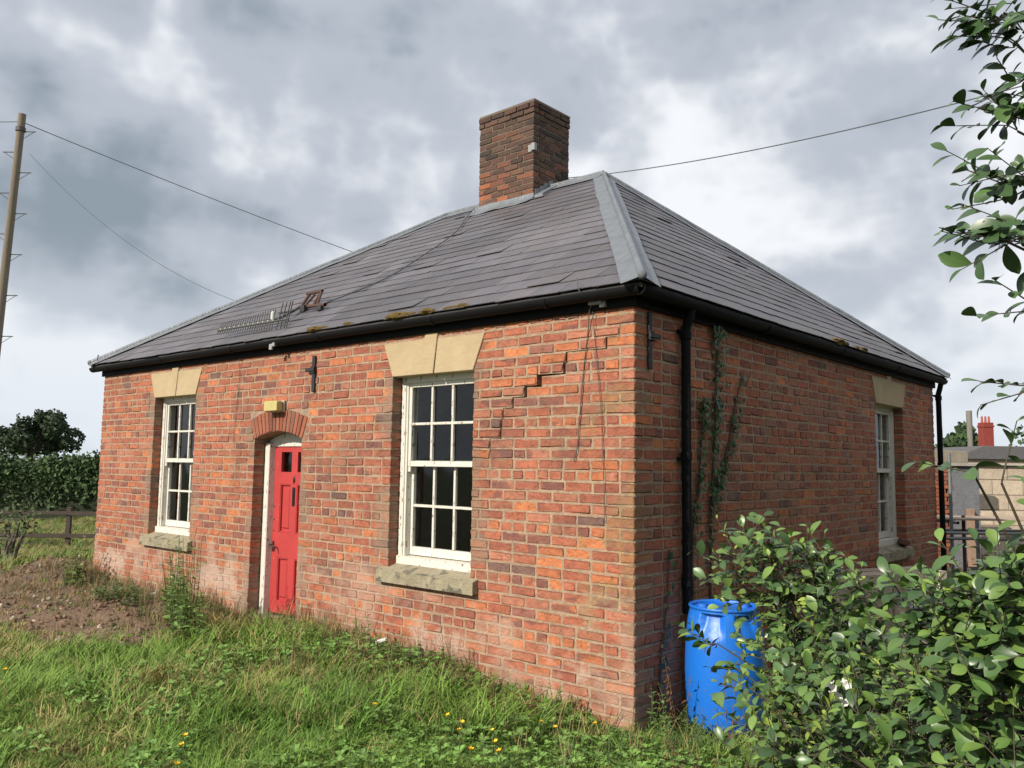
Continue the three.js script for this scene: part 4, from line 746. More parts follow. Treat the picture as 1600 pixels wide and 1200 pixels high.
function hedge(name, label, a, b, h, dep, n, size, seed, dark = 1) {
  const r = rngOf(seed), g = group(name), dir = b.clone().sub(a), len = dir.length(); dir.normalize(); const nor = new THREE.Vector3(-dir.z, 0, dir.x); tag(g, label, 'hedge'); g.position.copy(a);
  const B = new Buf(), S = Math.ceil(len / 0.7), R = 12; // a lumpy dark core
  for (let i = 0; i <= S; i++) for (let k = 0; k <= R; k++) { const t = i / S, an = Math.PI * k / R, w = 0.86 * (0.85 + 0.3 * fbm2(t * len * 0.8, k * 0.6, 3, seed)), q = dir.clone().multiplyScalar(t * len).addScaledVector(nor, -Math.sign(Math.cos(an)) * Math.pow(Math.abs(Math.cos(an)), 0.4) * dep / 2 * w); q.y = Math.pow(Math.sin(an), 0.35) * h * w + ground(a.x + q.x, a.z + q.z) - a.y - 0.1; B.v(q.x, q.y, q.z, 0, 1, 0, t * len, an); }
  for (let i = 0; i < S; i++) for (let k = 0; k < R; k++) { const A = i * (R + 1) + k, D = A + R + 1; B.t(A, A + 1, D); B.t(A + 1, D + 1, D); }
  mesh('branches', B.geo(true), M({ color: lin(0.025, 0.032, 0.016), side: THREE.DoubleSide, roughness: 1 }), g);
  const list = [], cols = [];
  for (let k = 0; k < n; k++) { const t = r(), an = Math.PI * r(), w = 0.84 * (0.85 + 0.3 * fbm2(t * len * 0.8, an / Math.PI * R * 0.6, 3, seed)) + 0.2 * r() * r(); const q = dir.clone().multiplyScalar(t * len).addScaledVector(nor, -Math.sign(Math.cos(an)) * Math.pow(Math.abs(Math.cos(an)), 0.4) * dep / 2 * w); const top = ss(0.6, 1, Math.sin(an)); q.y = Math.pow(Math.sin(an), 0.35) * h * w + (top * r() * r() * 0.5) + top * 0.35 * (fbm2(t * len * 0.6, 3, 3, seed + 2) - 0.5) + ground(a.x + q.x, a.z + q.z) - a.y - 0.05; const v = (0.6 + 0.7 * r()) * dark * (0.75 + 0.5 * fbm2(t * len * 1.1, q.y * 1.5, 3, 5)); list.push(leafMatrix(q, rv(r).add(new THREE.Vector3(0, 0.4, 0)), rv(r).add(new THREE.Vector3(0, 0.5, 0.5)), size * (0.6 + 0.8 * r()))); cols.push(lin(0.05 * v, 0.09 * v, 0.026 * v)); }
  copies('foliage', leafTri, matFar, list, g, cols); return g;
}
{
  const gy = (p) => { p.y = ground(p.x, p.z); return p; };
  hedge('field_hedge', 'thick dark green clipped hedge behind the timber fence', gy(at(-160, 800, 35)), gy(at(420, 800, 37)), 2.35, 2.2, 26000, 0.13, 501);
  hedge('far_hedge', 'distant low hedge line beyond the block building', gy(at(1380, 760, 75)), gy(at(2100, 760, 85)), 2.2, 2.5, 7000, 0.3, 502);
}
function tree(name, label, pos, H, crownR, crownY, n, size, seed, tint, trunkR = 0.3, kind = 'tree') {
  const r = rngOf(seed), g = group(name); g.position.copy(pos); tag(g, label, kind);
  const bark = M({ color: lin(0.05, 0.042, 0.034), roughness: 1 });
  mesh('trunk', taper([[0, -0.3, 0], [0.1, crownY * 0.5, 0], [0, crownY, 0.1]], trunkR * 1.3, trunkR * 0.7, 8, 8), bark, g);
  const lobes = [];
  for (let k = 0; k < 15; k++) { const a = r() * 6.283, e = r(), rr = crownR * (0.35 + 0.5 * r()); const p = new THREE.Vector3(Math.cos(a) * rr, crownY + (H - crownY) * (0.05 + 0.75 * e), Math.sin(a) * rr); const f = 1 - 0.45 * e * e; p.x *= f; p.z *= f; lobes.push([p, crownR * (0.26 + 0.2 * r())]); mesh('limb', taper([[0, crownY * 0.85, 0], [p.x * 0.4, lerp(crownY, p.y, 0.5), p.z * 0.4], [p.x, p.y, p.z]], trunkR * 0.32, trunkR * 0.08, 6, 5), bark, g); }
  const list = [], cols = [];
  for (let k = 0; k < n; k++) { const [c, R] = lobes[Math.floor(r() * lobes.length)], d = rv(r).normalize(), q = c.clone().addScaledVector(d, R * (0.55 + 0.5 * Math.pow(r(), 0.6))); if (fbm3(q.x / size * 0.22, q.y / size * 0.22, q.z / size * 0.22, 2) < 0.495) continue; const v = 0.6 + 0.7 * r(); list.push(leafMatrix(q, rv(r), d.add(rv(r, 0.5)), size * (0.6 + 0.8 * r()))); cols.push(lin(tint[0] * v, tint[1] * v, tint[2] * v)); }
  const crown = copies('crown', leafTri, matFar, list, g, cols); return g;
}
{
  const gy = (p, d = 0) => { p.y = ground(p.x, p.z) - d; return p; };
  tree('oak_tree', 'lone dark oak tree with a wide open crown above the field hedge', gy(at(50, 720, 112)), 9.1, 5.6, 4.0, 11000, 0.36, 601, [0.032, 0.052, 0.02], 0.45);
  tree('field_tree', 'round green tree standing behind the scaffolding near the red chimney', gy(at(1508, 720, 60)), 5.4, 2.1, 2.4, 4500, 0.28, 602, [0.04, 0.075, 0.024], 0.2);
  tree('field_tree', 'low spreading tree to the far side of the red chimney', gy(at(1640, 720, 66)), 5.0, 3.6, 1.8, 4500, 0.3, 603, [0.042, 0.072, 0.026], 0.2);
}
{ // grey half-dead shrub in front of the fence
  const r = rngOf(621), p = at(10, 874, 13.2), g = group('bare_shrub'); p.y = ground(p.x, p.z); g.position.copy(p); g.scale.setScalar(0.62); tag(g, 'grey half dead shrub with twisted stems in front of the fence', 'shrub');
  const bark = M({ color: lin(0.17, 0.145, 0.12), map: mottle, roughness: 1 }), list = [], cols = [];
  for (let k = 0; k < 9; k++) { const a = r() * 6.28, h = 0.7 + 0.6 * r(), s = 0.2 + 0.22 * r(); const e = [Math.cos(a) * s * 1.7, h, Math.sin(a) * s]; mesh('stem', taper([[Math.cos(a) * 0.18, -0.1, Math.sin(a) * 0.1], [Math.cos(a + 1) * s * 0.6, h * 0.35, Math.sin(a) * 0.2], [e[0] * 0.6, h * 0.7, e[2]], e], 0.05, 0.014, 12, 6), bark, g);
    for (let q = 0; q < 4; q++) { const d = new THREE.Vector3(e[0] * 0.7, h * (0.5 + 0.12 * q), e[2] * 0.8), t = d.clone().add(new THREE.Vector3((r() - 0.5) * 0.9, 0.25 * r(), (r() - 0.5) * 0.9)); mesh('twig', taper([d, d.clone().lerp(t, 0.5).add(rv(r, 0.05)), t], 0.012, 0.004, 6, 4), bark, g); }
    for (let q = 0; q < 24; q++) { const d = new THREE.Vector3(e[0] + (r() - 0.5) * 0.9 + 0.1, 0.75 + 0.75 * r(), e[2] + (r() - 0.5) * 0.7); list.push(leafMatrix(d, rv(r), rv(r).add(zUp), 0.05 + 0.05 * r())); const v = 0.6 + 0.8 * r(); cols.push(lin(0.075 * v, 0.11 * v, 0.035 * v)); } }
  copies('foliage', leafTri, matFar, list, g, cols);
}
{ // unseen evergreen hedge, added past the frame edge to shade the side wall
  const a = new THREE.Vector3(5.6, 0, 2.4), b = new THREE.Vector3(5.3, 0, -13); a.y = ground(a.x, a.z); b.y = ground(b.x, b.z);
  hedge('added_shade_hedge', 'tall unseen evergreen hedge added to shade the side wall', a, b, 4.2, 2.0, 9000, 0.14, 503, 1.4);
}
{ // pole with climbing steps, and the wires
  const top = at(35, 178, 21), low = at(4, 455, 21), d = low.clone().sub(top).normalize(), L = (top.y + 0.6) / -d.y, base = top.clone().addScaledVector(d, L), g = group('utility_pole'); g.position.copy(base); tag(g, 'tall leaning wooden utility pole with metal climbing steps', 'pole');
  const wood = M({ color: lin(0.25, 0.205, 0.155), map: mottle, bumpMap: bumpUv0, bumpScale: 0.01 }), v = top.clone().sub(base);
  mesh('post', taper([[0, 0, 0], v.clone().multiplyScalar(0.5).toArray(), v.toArray()], 0.125, 0.09, 10, 12), wood, g);
  const st = M({ color: lin(0.06, 0.055, 0.05), roughness: 0.6 });
  for (let k = 0; k < 12; k++) { const p = v.clone().multiplyScalar(0.96 - k * 0.046), s = k % 2 ? -1 : 1, e = p.clone().addScaledVector(rgt, s * 0.38); mesh('climbing_step', merged([tube([p.clone().addScaledVector(rgt, s * 0.09), e], 0.013, 4, 5), tube([p.clone().addScaledVector(rgt, s * 0.1).add(new THREE.Vector3(0, -0.17, 0)), e.clone().addScaledVector(rgt, -s * 0.03)], 0.009, 4, 4)]), st, g); }
  mesh('cap_band', (() => { const c = new THREE.CylinderGeometry(0.115, 0.115, 0.1, 12); c.translate(...v.clone().multiplyScalar(0.965).toArray()); return c; })(), st, g);
  const wm = M({ color: lin(0.10, 0.105, 0.115), roughness: 0.6 });
  const wire = (a, b, sag, rad, label, n = 40) => { const pts = []; for (let k = 0; k <= 12; k++) { const t = k / 12, p = a.clone().lerp(b, t); p.y -= sag * 4 * t * (1 - t); pts.push(p); } tag(mesh('overhead_wire', tube(pts, rad, n, 5), wm), label, 'wire', 'overhead wires'); };
  wire(at(38, 192, 21), at(740, 461, 30), 0.12, 0.011, 'overhead wire from the pole top running down behind the roof');
  wire(at(46, 240, 21), at(470, 497, 20), 0.75, 0.006, 'slack thin wire from the upper pole to behind the roof');
  wire(at(38, 190, 21), at(-260, 175, 24), 0.1, 0.011, 'overhead wire leading away from the pole on its other side');
  wire(new THREE.Vector3(-3.80, 5.93, -4.12), at(2250, -60, 5.2), 0.22, 0.0062, 'overhead wire from the back of the chimney into the open sky', 60);
}

// ================================================================ FAR RIGHT: building works
{
  const r = rngOf(701), gl = (p) => ground(p.x, p.z);
  const frame = (name, u, v, s, label, cat) => { const p = at(u, v, s); p.y = gl(p); const g = group(name); g.position.copy(p); g.rotation.y = Math.atan2(-rgt.z, rgt.x); tag(g, label, cat); return g; };
  // unfinished wall of pale concrete blocks
  const pale = M({ vertexColors: true, map: mottle, bumpMap: bumpFine, bumpScale: 0.012, roughness: 0.95 });
  const bw = frame('block_wall', 1530, 850, 19, 'unfinished wall of large pale concrete blocks behind the scaffold', 'wall');
  mesh('mortar', box(0.01, 3.9, -0.3, 2.06, -0.2, -0.012, 0.004), M({ color: lin(0.33, 0.27, 0.21), map: mottle }), bw);
  for (let k = 0; k < 7; k++) for (let q = 0, x = k % 2 ? -0.35 : 0; x < 3.8; q++, x += 0.7) { const B = new Buf(), v = 0.95 + 0.25 * r(), x0 = Math.max(0, x); pushBox(B, x0 + 0.008, x + 0.692, k * 0.34 - 0.3 + 0.008, k * 0.34 + 0.032, -0.15, 0, 0.008, 0.008, r, null, [0.60 * v, 0.49 * v, 0.375 * v]); mesh('block', B.geo(), pale, bw); }
  mesh('coping_board', box(-1.4, 3.95, 2.065, 2.115, -0.25, 0.09, 0.006, 0.01), M({ color: lin(0.55, 0.5, 0.43), map: mottle }), bw);
  // grey boarded gable with a rough brick end
  const gs = frame('grey_outbuilding', 1462, 850, 17, 'grey rendered outbuilding wall with rough brick edge behind the scaffold', 'building');
  mesh('wall', box(0.3, 0.93, -0.3, 2.0, -0.5, 0, 0.01, 0.02), M({ color: lin(0.21, 0.215, 0.235), map: mottle, bumpMap: bumpUv0, bumpScale: 0.015 }), gs);
  for (let k = 0; k < 26; k++) { const B = new Buf(); pushBox(B, -0.1, 0.24 + 0.1 * (k % 2) + 0.04 * r(), -0.2 + k * 0.083, -0.125 + k * 0.083, -0.45, 0.006 + r() * 0.01, 0.006, 0.008, r, null, tintBrick(pick(PAL, r), 0.9)); mesh('brick', B.geo(), matBrickV, gs); }
  mesh('coping', box(-0.6, 1.0, 2.005, 2.06, -0.55, 0.08, 0.006, 0.012), M({ color: lin(0.42, 0.38, 0.33), map: mottle }), gs);
  mesh('roof_sheet', prism([[-1.2, 2.07], [1.2, 2.07], [1.2, 2.32], [-0.2, 2.38], [-1.2, 2.3]], -1.0, -0.9, 0.006), M({ color: lin(0.30, 0.26, 0.2), map: mottle }), gs);
  mesh('brick_pier', box(0.62, 0.74, 0.0, 1.15, 0.02, 0.14, 0.006, 0.01), M({ color: lin(0.40, 0.26, 0.19), map: mottle }), gs);
  // scaffold
  const sc = frame('scaffold', 1488, 860, 14, 'grey tube scaffold with pale timber boards beside the cottage end', 'scaffold'), tubeM = M({ color: lin(0.24, 0.245, 0.25), roughness: 0.45, metalness: 0.5 }), plank = M({ color: lin(0.46, 0.35, 0.26), map: mottle, roughness: 0.9 });
  for (const [x, z, h] of [[0, 0, 2.25], [2.1, 0, 2.4], [0, -1.1, 2.2], [2.1, -1.1, 2.2]]) mesh('standard', tube([[x, -0.2, z], [x, h, z]], 0.03, 4, 8), tubeM, sc);
  mesh('standard', tube([[0.36, -0.2, -0.3], [0.36, 1.2, -0.3]], 0.03, 4, 8), M({ color: lin(0.11, 0.05, 0.04), roughness: 0.8 }), sc);
  for (const [y, z] of [[0.93, 0.04], [0.84, 0.04], [0.9, -1.14]]) mesh('ledger', tube([[-0.3, y, z], [2.5, y, z]], 0.026, 4, 8), tubeM, sc);
  for (let k = 0; k < 4; k++) mesh('scaffold_board', box(-0.35, 2.6, 1.13, 1.165, -0.98 + k * 0.235, -0.76 + k * 0.235, 0.004, 0.008), plank, sc);
  for (const x of [0, 2.1]) mesh('transom', tube([[x + 0.05, 1.1, 0.12], [x + 0.05, 1.1, -1.2]], 0.026, 4, 8), tubeM, sc);
  // stack of pale blocks by the side wall
  const stk = group('block_stack'), pa = at(1290, 1000, 8.0), pb = at(1484, 1000, 8.7); pa.y = ground(pa.x, pa.z); stk.position.copy(pa); stk.rotation.y = Math.atan2(-(pb.z - pa.z), pb.x - pa.x); tag(stk, 'stack of pale concrete blocks on the ground beside the side wall', 'blocks');
  const len = Math.hypot(pb.x - pa.x, pb.z - pa.z); for (let k = 0; k < 4; k++) for (let x = 0.02; x < len - 0.1; x += 0.45) for (const z of [0, -0.24]) { const B = new Buf(), v = 0.9 + 0.3 * r(); pushBox(B, x, Math.min(len, x + 0.44), k * 0.218, k * 0.218 + 0.214, z - 0.22, z + (r() - 0.5) * 0.03, 0.006, 0.008, r, null, [0.56 * v, 0.465 * v, 0.36 * v]); mesh('block', B.geo(), pale, stk); }
  const tp = box(0.02, 0.22, 0.87, 0.97, -0.2, 0.0, 0.006); mesh('grey_block', tp, M({ color: lin(0.2, 0.2, 0.2), map: mottle }), stk);
  // pale concrete yard
  const slab = mesh('concrete_yard', box(0.9, 6, -0.3, 0.03, -13.5, -6.6, 0.01), M({ color: lin(0.36, 0.32, 0.27), map: mottle, bumpMap: bumpUv0, bumpScale: 0.02 })); slab.userData.kind = 'structure';
  // house far behind with a red chimney
  const fh = frame('distant_house', 1566, 780, 45, 'distant house with grey roof and tall red brick chimney', 'house'), roofM = M({ color: lin(0.13, 0.125, 0.13), map: mottle });
  mesh('wall', box(-2.4, 4.4, -0.5, 2.4, -5, 0, 0.02), M({ color: lin(0.4, 0.3, 0.24), map: mottle }), fh);
  mesh('roof', prism([[-2.7, 2.35], [4.7, 2.35], [3.2, 3.05], [-1.0, 3.05]], -5.2, 0.2, 0.02), roofM, fh);
  mesh('window', box(1.0, 2.0, 1.0, 2.0, 0.01, 0.04, 0.005), M({ color: lin(0.1, 0.11, 0.12), roughness: 0.2 }), fh);
  const rb = M({ color: lin(0.30, 0.05, 0.035), map: mottle, bumpMap: bumpUv0, bumpScale: 0.02 });
  const chn = mesh('chimney', merged([box(-0.5, 0.04, 2.2, 4.35, -1.2, -0.6, 0.01), box(-0.53, 0.07, 4.1, 4.2, -1.24, -0.56, 0.01)]), rb, fh);
  for (const x of [-0.42, -0.23, -0.04]) { const c = new THREE.CylinderGeometry(0.05, 0.065, 0.36, 10); c.translate(x, 4.52, -0.9); mesh('chimney_pot', c, M({ color: lin(0.38, 0.09, 0.06) }), chn); }
  // two far poles
  for (const [u, h, s, l] of [[1519, 6.1, 58, 'distant weathered pole rising behind the round tree'], [1474, 5.2, 60, 'thin distant pole close beside the cottage corner pipe']]) { const p = frame('distant_pole', u, 780, s, l, 'pole'); mesh('post', taper([[0, -0.5, 0], [0.02, h / 2, 0], [0, h, 0]], 0.16, u > 1500 ? 0.2 : 0.1, 6, 8), M({ color: lin(0.24, 0.22, 0.19), map: mottle }), p); }
}

// ================================================================ THE BIG EVERGREEN SHRUB BY THE CAMERA
{
  const r = rngOf(801), sh = group('evergreen_shrub'), root = at(1760, 1330, 2.3); root.y = ground(root.x, root.z); sh.position.copy(root);
  tag(sh, 'large glossy leaved evergreen shrub spreading in front of the side wall and barrel', 'shrub');
  const bark = M({ color: lin(0.10, 0.082, 0.055), map: mottle, roughness: 0.9 });
  // [picture place, depth, reach, sprigs]: where its leafy sprigs end
  const S = [
    // lobe in front of the wall
    [1150, 905, 2.75, 0.08, 4], [1195, 890, 2.8, 0.09, 5], [1245, 900, 2.75, 0.10, 6], [1285, 920, 2.7, 0.09, 5], [1210, 940, 2.7, 0.08, 5], [1250, 960, 2.65, 0.11, 6], [1285, 985, 2.6, 0.10, 5], [1245, 1010, 2.6, 0.10, 6], [1285, 1040, 2.55, 0.12, 6], [1330, 1030, 2.5, 0.10, 3],
    [1385, 955, 2.4, 0.06, 2], [1350, 985, 2.4, 0.06, 2],
    // a low spray before the barrel
    [1120, 1005, 2.9, 0.03, 1], [1150, 1045, 2.85, 0.04, 1], [1185, 1085, 2.75, 0.05, 2],
    // middle
    [1245, 1085, 2.45, 0.11, 6], [1290, 1075, 2.4, 0.12, 7], [1350, 1075, 2.35, 0.12, 6], [1415, 1075, 2.3, 0.12, 5], [1250, 1130, 2.35, 0.12, 7], [1310, 1120, 2.25, 0.13, 8], [1385, 1110, 2.2, 0.13, 8], [1455, 1100, 2.15, 0.13, 8], [1350, 1090, 2.5, 0.13, 7], [1440, 1085, 2.5, 0.13, 6],
    // low
    [1255, 1180, 2.2, 0.12, 7], [1225, 1205, 2.25, 0.1, 5], [1320, 1175, 2.05, 0.14, 8], [1395, 1160, 1.95, 0.14, 8], [1470, 1145, 1.9, 0.14, 8], [1540, 1130, 1.85, 0.14, 8], [1600, 1110, 1.8, 0.14, 8], [1290, 1225, 2.0, 0.13, 6], [1380, 1220, 1.85, 0.13, 7], [1470, 1210, 1.75, 0.13, 7], [1560, 1200, 1.7, 0.13, 7], [1620, 1180, 1.65, 0.13, 6],
    // near lobe
    [1415, 945, 1.9, 0.02, 1], [1455, 975, 1.85, 0.03, 2], [1505, 970, 1.75, 0.03, 2], [1555, 945, 1.7, 0.035, 2], [1608, 915, 1.65, 0.04, 2], [1530, 985, 1.7, 0.05, 4], [1590, 985, 1.65, 0.05, 5], [1490, 1035, 1.8, 0.06, 4], [1550, 1030, 1.7, 0.065, 5], [1605, 1020, 1.65, 0.065, 5], [1515, 1085, 1.75, 0.08, 6], [1580, 1080, 1.7, 0.08, 6], [1560, 970, 1.8, 0.06, 4], [1612, 965, 1.75, 0.05, 4],
    // sprigs against the yard
    [1520, 738, 1.7, 0.012, 1], [1565, 755, 1.65, 0.02, 1], [1612, 800, 1.6, 0.02, 1],
    // branch overhead
    [1568, 20, 1.75, 0.03, 2], [1598, 50, 1.75, 0.05, 3], [1615, 95, 1.75, 0.06, 4], [1605, 120, 1.75, 0.04, 2], [1612, 190, 1.75, 0.04, 2], [1590, 205, 1.75, 0.02, 1], [1592, 275, 1.7, 0.03, 2], [1615, 290, 1.7, 0.05, 3], [1562, 372, 1.65, 0.018, 1], [1592, 372, 1.65, 0.03, 2], [1615, 368, 1.65, 0.04, 2], [1618, 482, 1.65, 0.015, 1], [1640, 600, 1.6, 0.02, 1],
  ];
  // the rest of the bush, out of the picture
  for (let k = 0; k < 150; k++) S.push([1850 + 480 * r(), -350 + 1650 * r(), 1.7 + 3.2 * r(), 0.24, 8]);
  const leaves = [], local = (p) => p.clone().sub(root), tips = [];
  const wood = [];
  S.forEach(([u, v, s, R, n], ci) => {
    const c = at(u, v, s), hidden = u > 1650, lean = at(Math.max(1700, u + 160), v + (v < 600 ? 40 : 140), s * 0.98);
    const fork = v < 640 ? at(1740, v + 90, s) : root.clone().lerp(c, 0.45).add(new THREE.Vector3(0.05, 0.1, 0)).lerp(lean, v < 800 ? 0.55 : 0.2);
    if (!hidden || ci % 4 === 0) wood.push(taper([local(v < 640 ? at(1760, 640, 1.9) : root.clone().lerp(c, 0.1)), local(fork), local(fork.clone().lerp(c, 0.55).add(rv(r, R * 0.3))), local(c)], v < 640 ? 0.007 : 0.009, 0.0025, 14, 5));
    for (let k = 0; k < (v > 840 && !hidden ? Math.ceil(n * 2.3) : v < 640 && !hidden ? Math.ceil(n * 1.4) : n); k++) {
      const o = c.clone().add(rv(r, R)), dir = v < 640 ? new THREE.Vector3().copy(rgt).multiplyScalar(-0.8).add(new THREE.Vector3(0, 0.5 * (r() - 0.3), 0)).add(rv(r, 0.45)) : rv(r, 0.75).add(new THREE.Vector3(-0.25, 0.6, 0.12)); dir.normalize();
      const len = (0.075 + 0.07 * r()) * (s > 2 ? 1.25 : 1), end = o.clone().addScaledVector(dir, len), nl = 6 + Math.floor(r() * 4), young = r() < 0.16; wood.push(taper([local(c.clone().lerp(o, 0.2)), local(o), local(end)], 0.0018, 0.001, 5, 4));
      for (let q = 0; q < nl; q++) {
        const t = q / (nl - 1), p = o.clone().lerp(end, t * 0.98), a = q * 2.4 + r(), side = new THREE.Vector3(Math.cos(a), 0, Math.sin(a)).addScaledVector(dir, -dir.dot(new THREE.Vector3(Math.cos(a), 0, Math.sin(a)))).normalize();
        const d = dir.clone().multiplyScalar(0.35 + 0.9 * t * t).addScaledVector(side, 1).add(rv(r, 0.22)), f = zUp.clone().multiplyScalar(0.9).addScaledVector(dir, 0.6).add(rv(r, 0.55)).add(new THREE.Vector3(0, 0, 0.3));
        const size = 0.86 * (0.6 + 0.62 * r()) * (young ? 0.62 : 1) * (t > 0.9 ? 0.75 : 1) * (s < 2 && v > 640 ? 0.88 : 0.9), g = young ? 2 : r() < 0.5 ? 0 : 1, w = 0.7 + 0.6 * r(), shadeTone = v < 640;  // overhead branch leaves take darker tones, shade put into their colour
        leaves.push({ m: leafMatrix(local(p), d, f, size), g, w, young: young && !shadeTone, shadeTone, p, size, hidden });
      }
    }
  });
  for (const q of leaves) { const e = q.p.clone().project(camera); q.rank = Math.abs(e.x) < 1.02 && Math.abs(e.y) < 1.02 ? q.size / q.p.distanceTo(eye) : 0; }
  const geos = [leafGeo(0.058, 0.034, 0.3, 0.2, 8), leafGeo(0.062, 0.034, 0.2, 0.4, 8), leafGeo(0.05, 0.024, 0.4, -0.12, 7)];
  const mk = (c) => M({ color: c, map: veinTex, roughness: 0.37, side: THREE.DoubleSide });
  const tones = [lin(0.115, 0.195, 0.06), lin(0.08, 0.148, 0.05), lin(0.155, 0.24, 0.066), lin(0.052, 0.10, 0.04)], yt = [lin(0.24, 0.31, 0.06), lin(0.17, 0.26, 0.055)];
  const mats = tones.map(mk), ymats = yt.map(mk), white = M({ map: veinTex, roughness: 0.37, side: THREE.DoubleSide });
  leaves.sort((a, b) => b.rank - a.rank);
  leaves.slice(0, 300).forEach((q, k) => { const m = mesh('leaf', geos[q.g], q.young ? ymats[k % 2] : mats[q.shadeTone ? (k % 3 ? 3 : 1) : Math.floor(q.w * 977) % 4], sh); m.matrixAutoUpdate = true; q.m.decompose(m.position, m.quaternion, m.scale); });
  for (let g = 0; g < 3; g++) { const l = leaves.slice(300).filter((q) => q.g === g); copies('foliage', geos[g], white, l.map((q) => q.m), sh, l.map((q, k) => { const c = (q.young ? yt[k % 2] : tones[q.shadeTone ? (k % 3 ? 3 : 1) : Math.floor(q.w * 977) % 4]).clone(); return c.multiplyScalar(0.75 + 0.5 * (q.w * 13 % 1)); })); }
  mesh('branches', merged(wood), bark, sh);
  // one head of white blossom
  const bl = at(1312, 1085, 2.0), pet = [], wm = M({ color: lin(0.72, 0.70, 0.64), roughness: 0.7, side: THREE.DoubleSide });
  for (let k = 0; k < 9; k++) { const o = bl.clone().add(rv(r, 0.028)), out = eye.clone().sub(o).normalize().add(rv(r, 0.6)).normalize(); for (let q = 0; q < 5; q++) { const a = q * 1.257, e1 = new THREE.Vector3().crossVectors(out, zUp).normalize(), e2 = new THREE.Vector3().crossVectors(out, e1), d = e1.multiplyScalar(Math.cos(a)).addScaledVector(e2, Math.sin(a)).addScaledVector(out, 0.3); const g = leafGeo(0.0125, 0.0105, 0.1, -0.2, 2, 0.6); g.applyMatrix4(leafMatrix(local(o), d, out, 1)); pet.push(g); } }
  mesh('white_blossom', merged(pet), wm, sh);
}

// ================================================================ GRASS, WEEDS, SOIL
const inView = (p, m = 1.06) => { const q = p.clone().project(camera); return q.z < 1 && Math.abs(q.x) < m && q.y < m && q.y > -m; };
function clump(seed, n, h, spread, wid, droop) {
  const r = rngOf(seed), B = new Buf();
  for (let k = 0; k < n; k++) {
    const a = r() * 6.283, rr = spread * Math.sqrt(r()), x = Math.cos(a) * rr, z = Math.sin(a) * rr, H = h * (0.5 + 0.7 * r()), b = r() * 6.283, dx = Math.cos(b), dz = Math.sin(b), w = wid * (0.7 + 0.6 * r()), dr = droop * H * (0.3 + r()), i0 = B.p.length / 3, S = 4;
    for (let i = 0; i <= S; i++) { const t = i / S, ww = w * (1 - t * t) + 0.0004, o = dr * t * t, y = H * (t - 0.28 * droop * t * t); B.v(x + dx * o - dz * ww, y, z + dz * o + dx * ww, 0, 1, 0); if (i < S) B.v(x + dx * o + dz * ww, y, z + dz * o - dx * ww, 0, 1, 0); }
    for (let i = 0; i < S; i++) { const q = i0 + i * 2; if (i < S - 1) { B.t(q, q + 1, q + 2); B.t(q + 1, q + 3, q + 2); } else B.t(q, q + 1, q + 2); }
  }
  const g = B.geo(true); g.deleteAttribute('uv1'); return g;
}
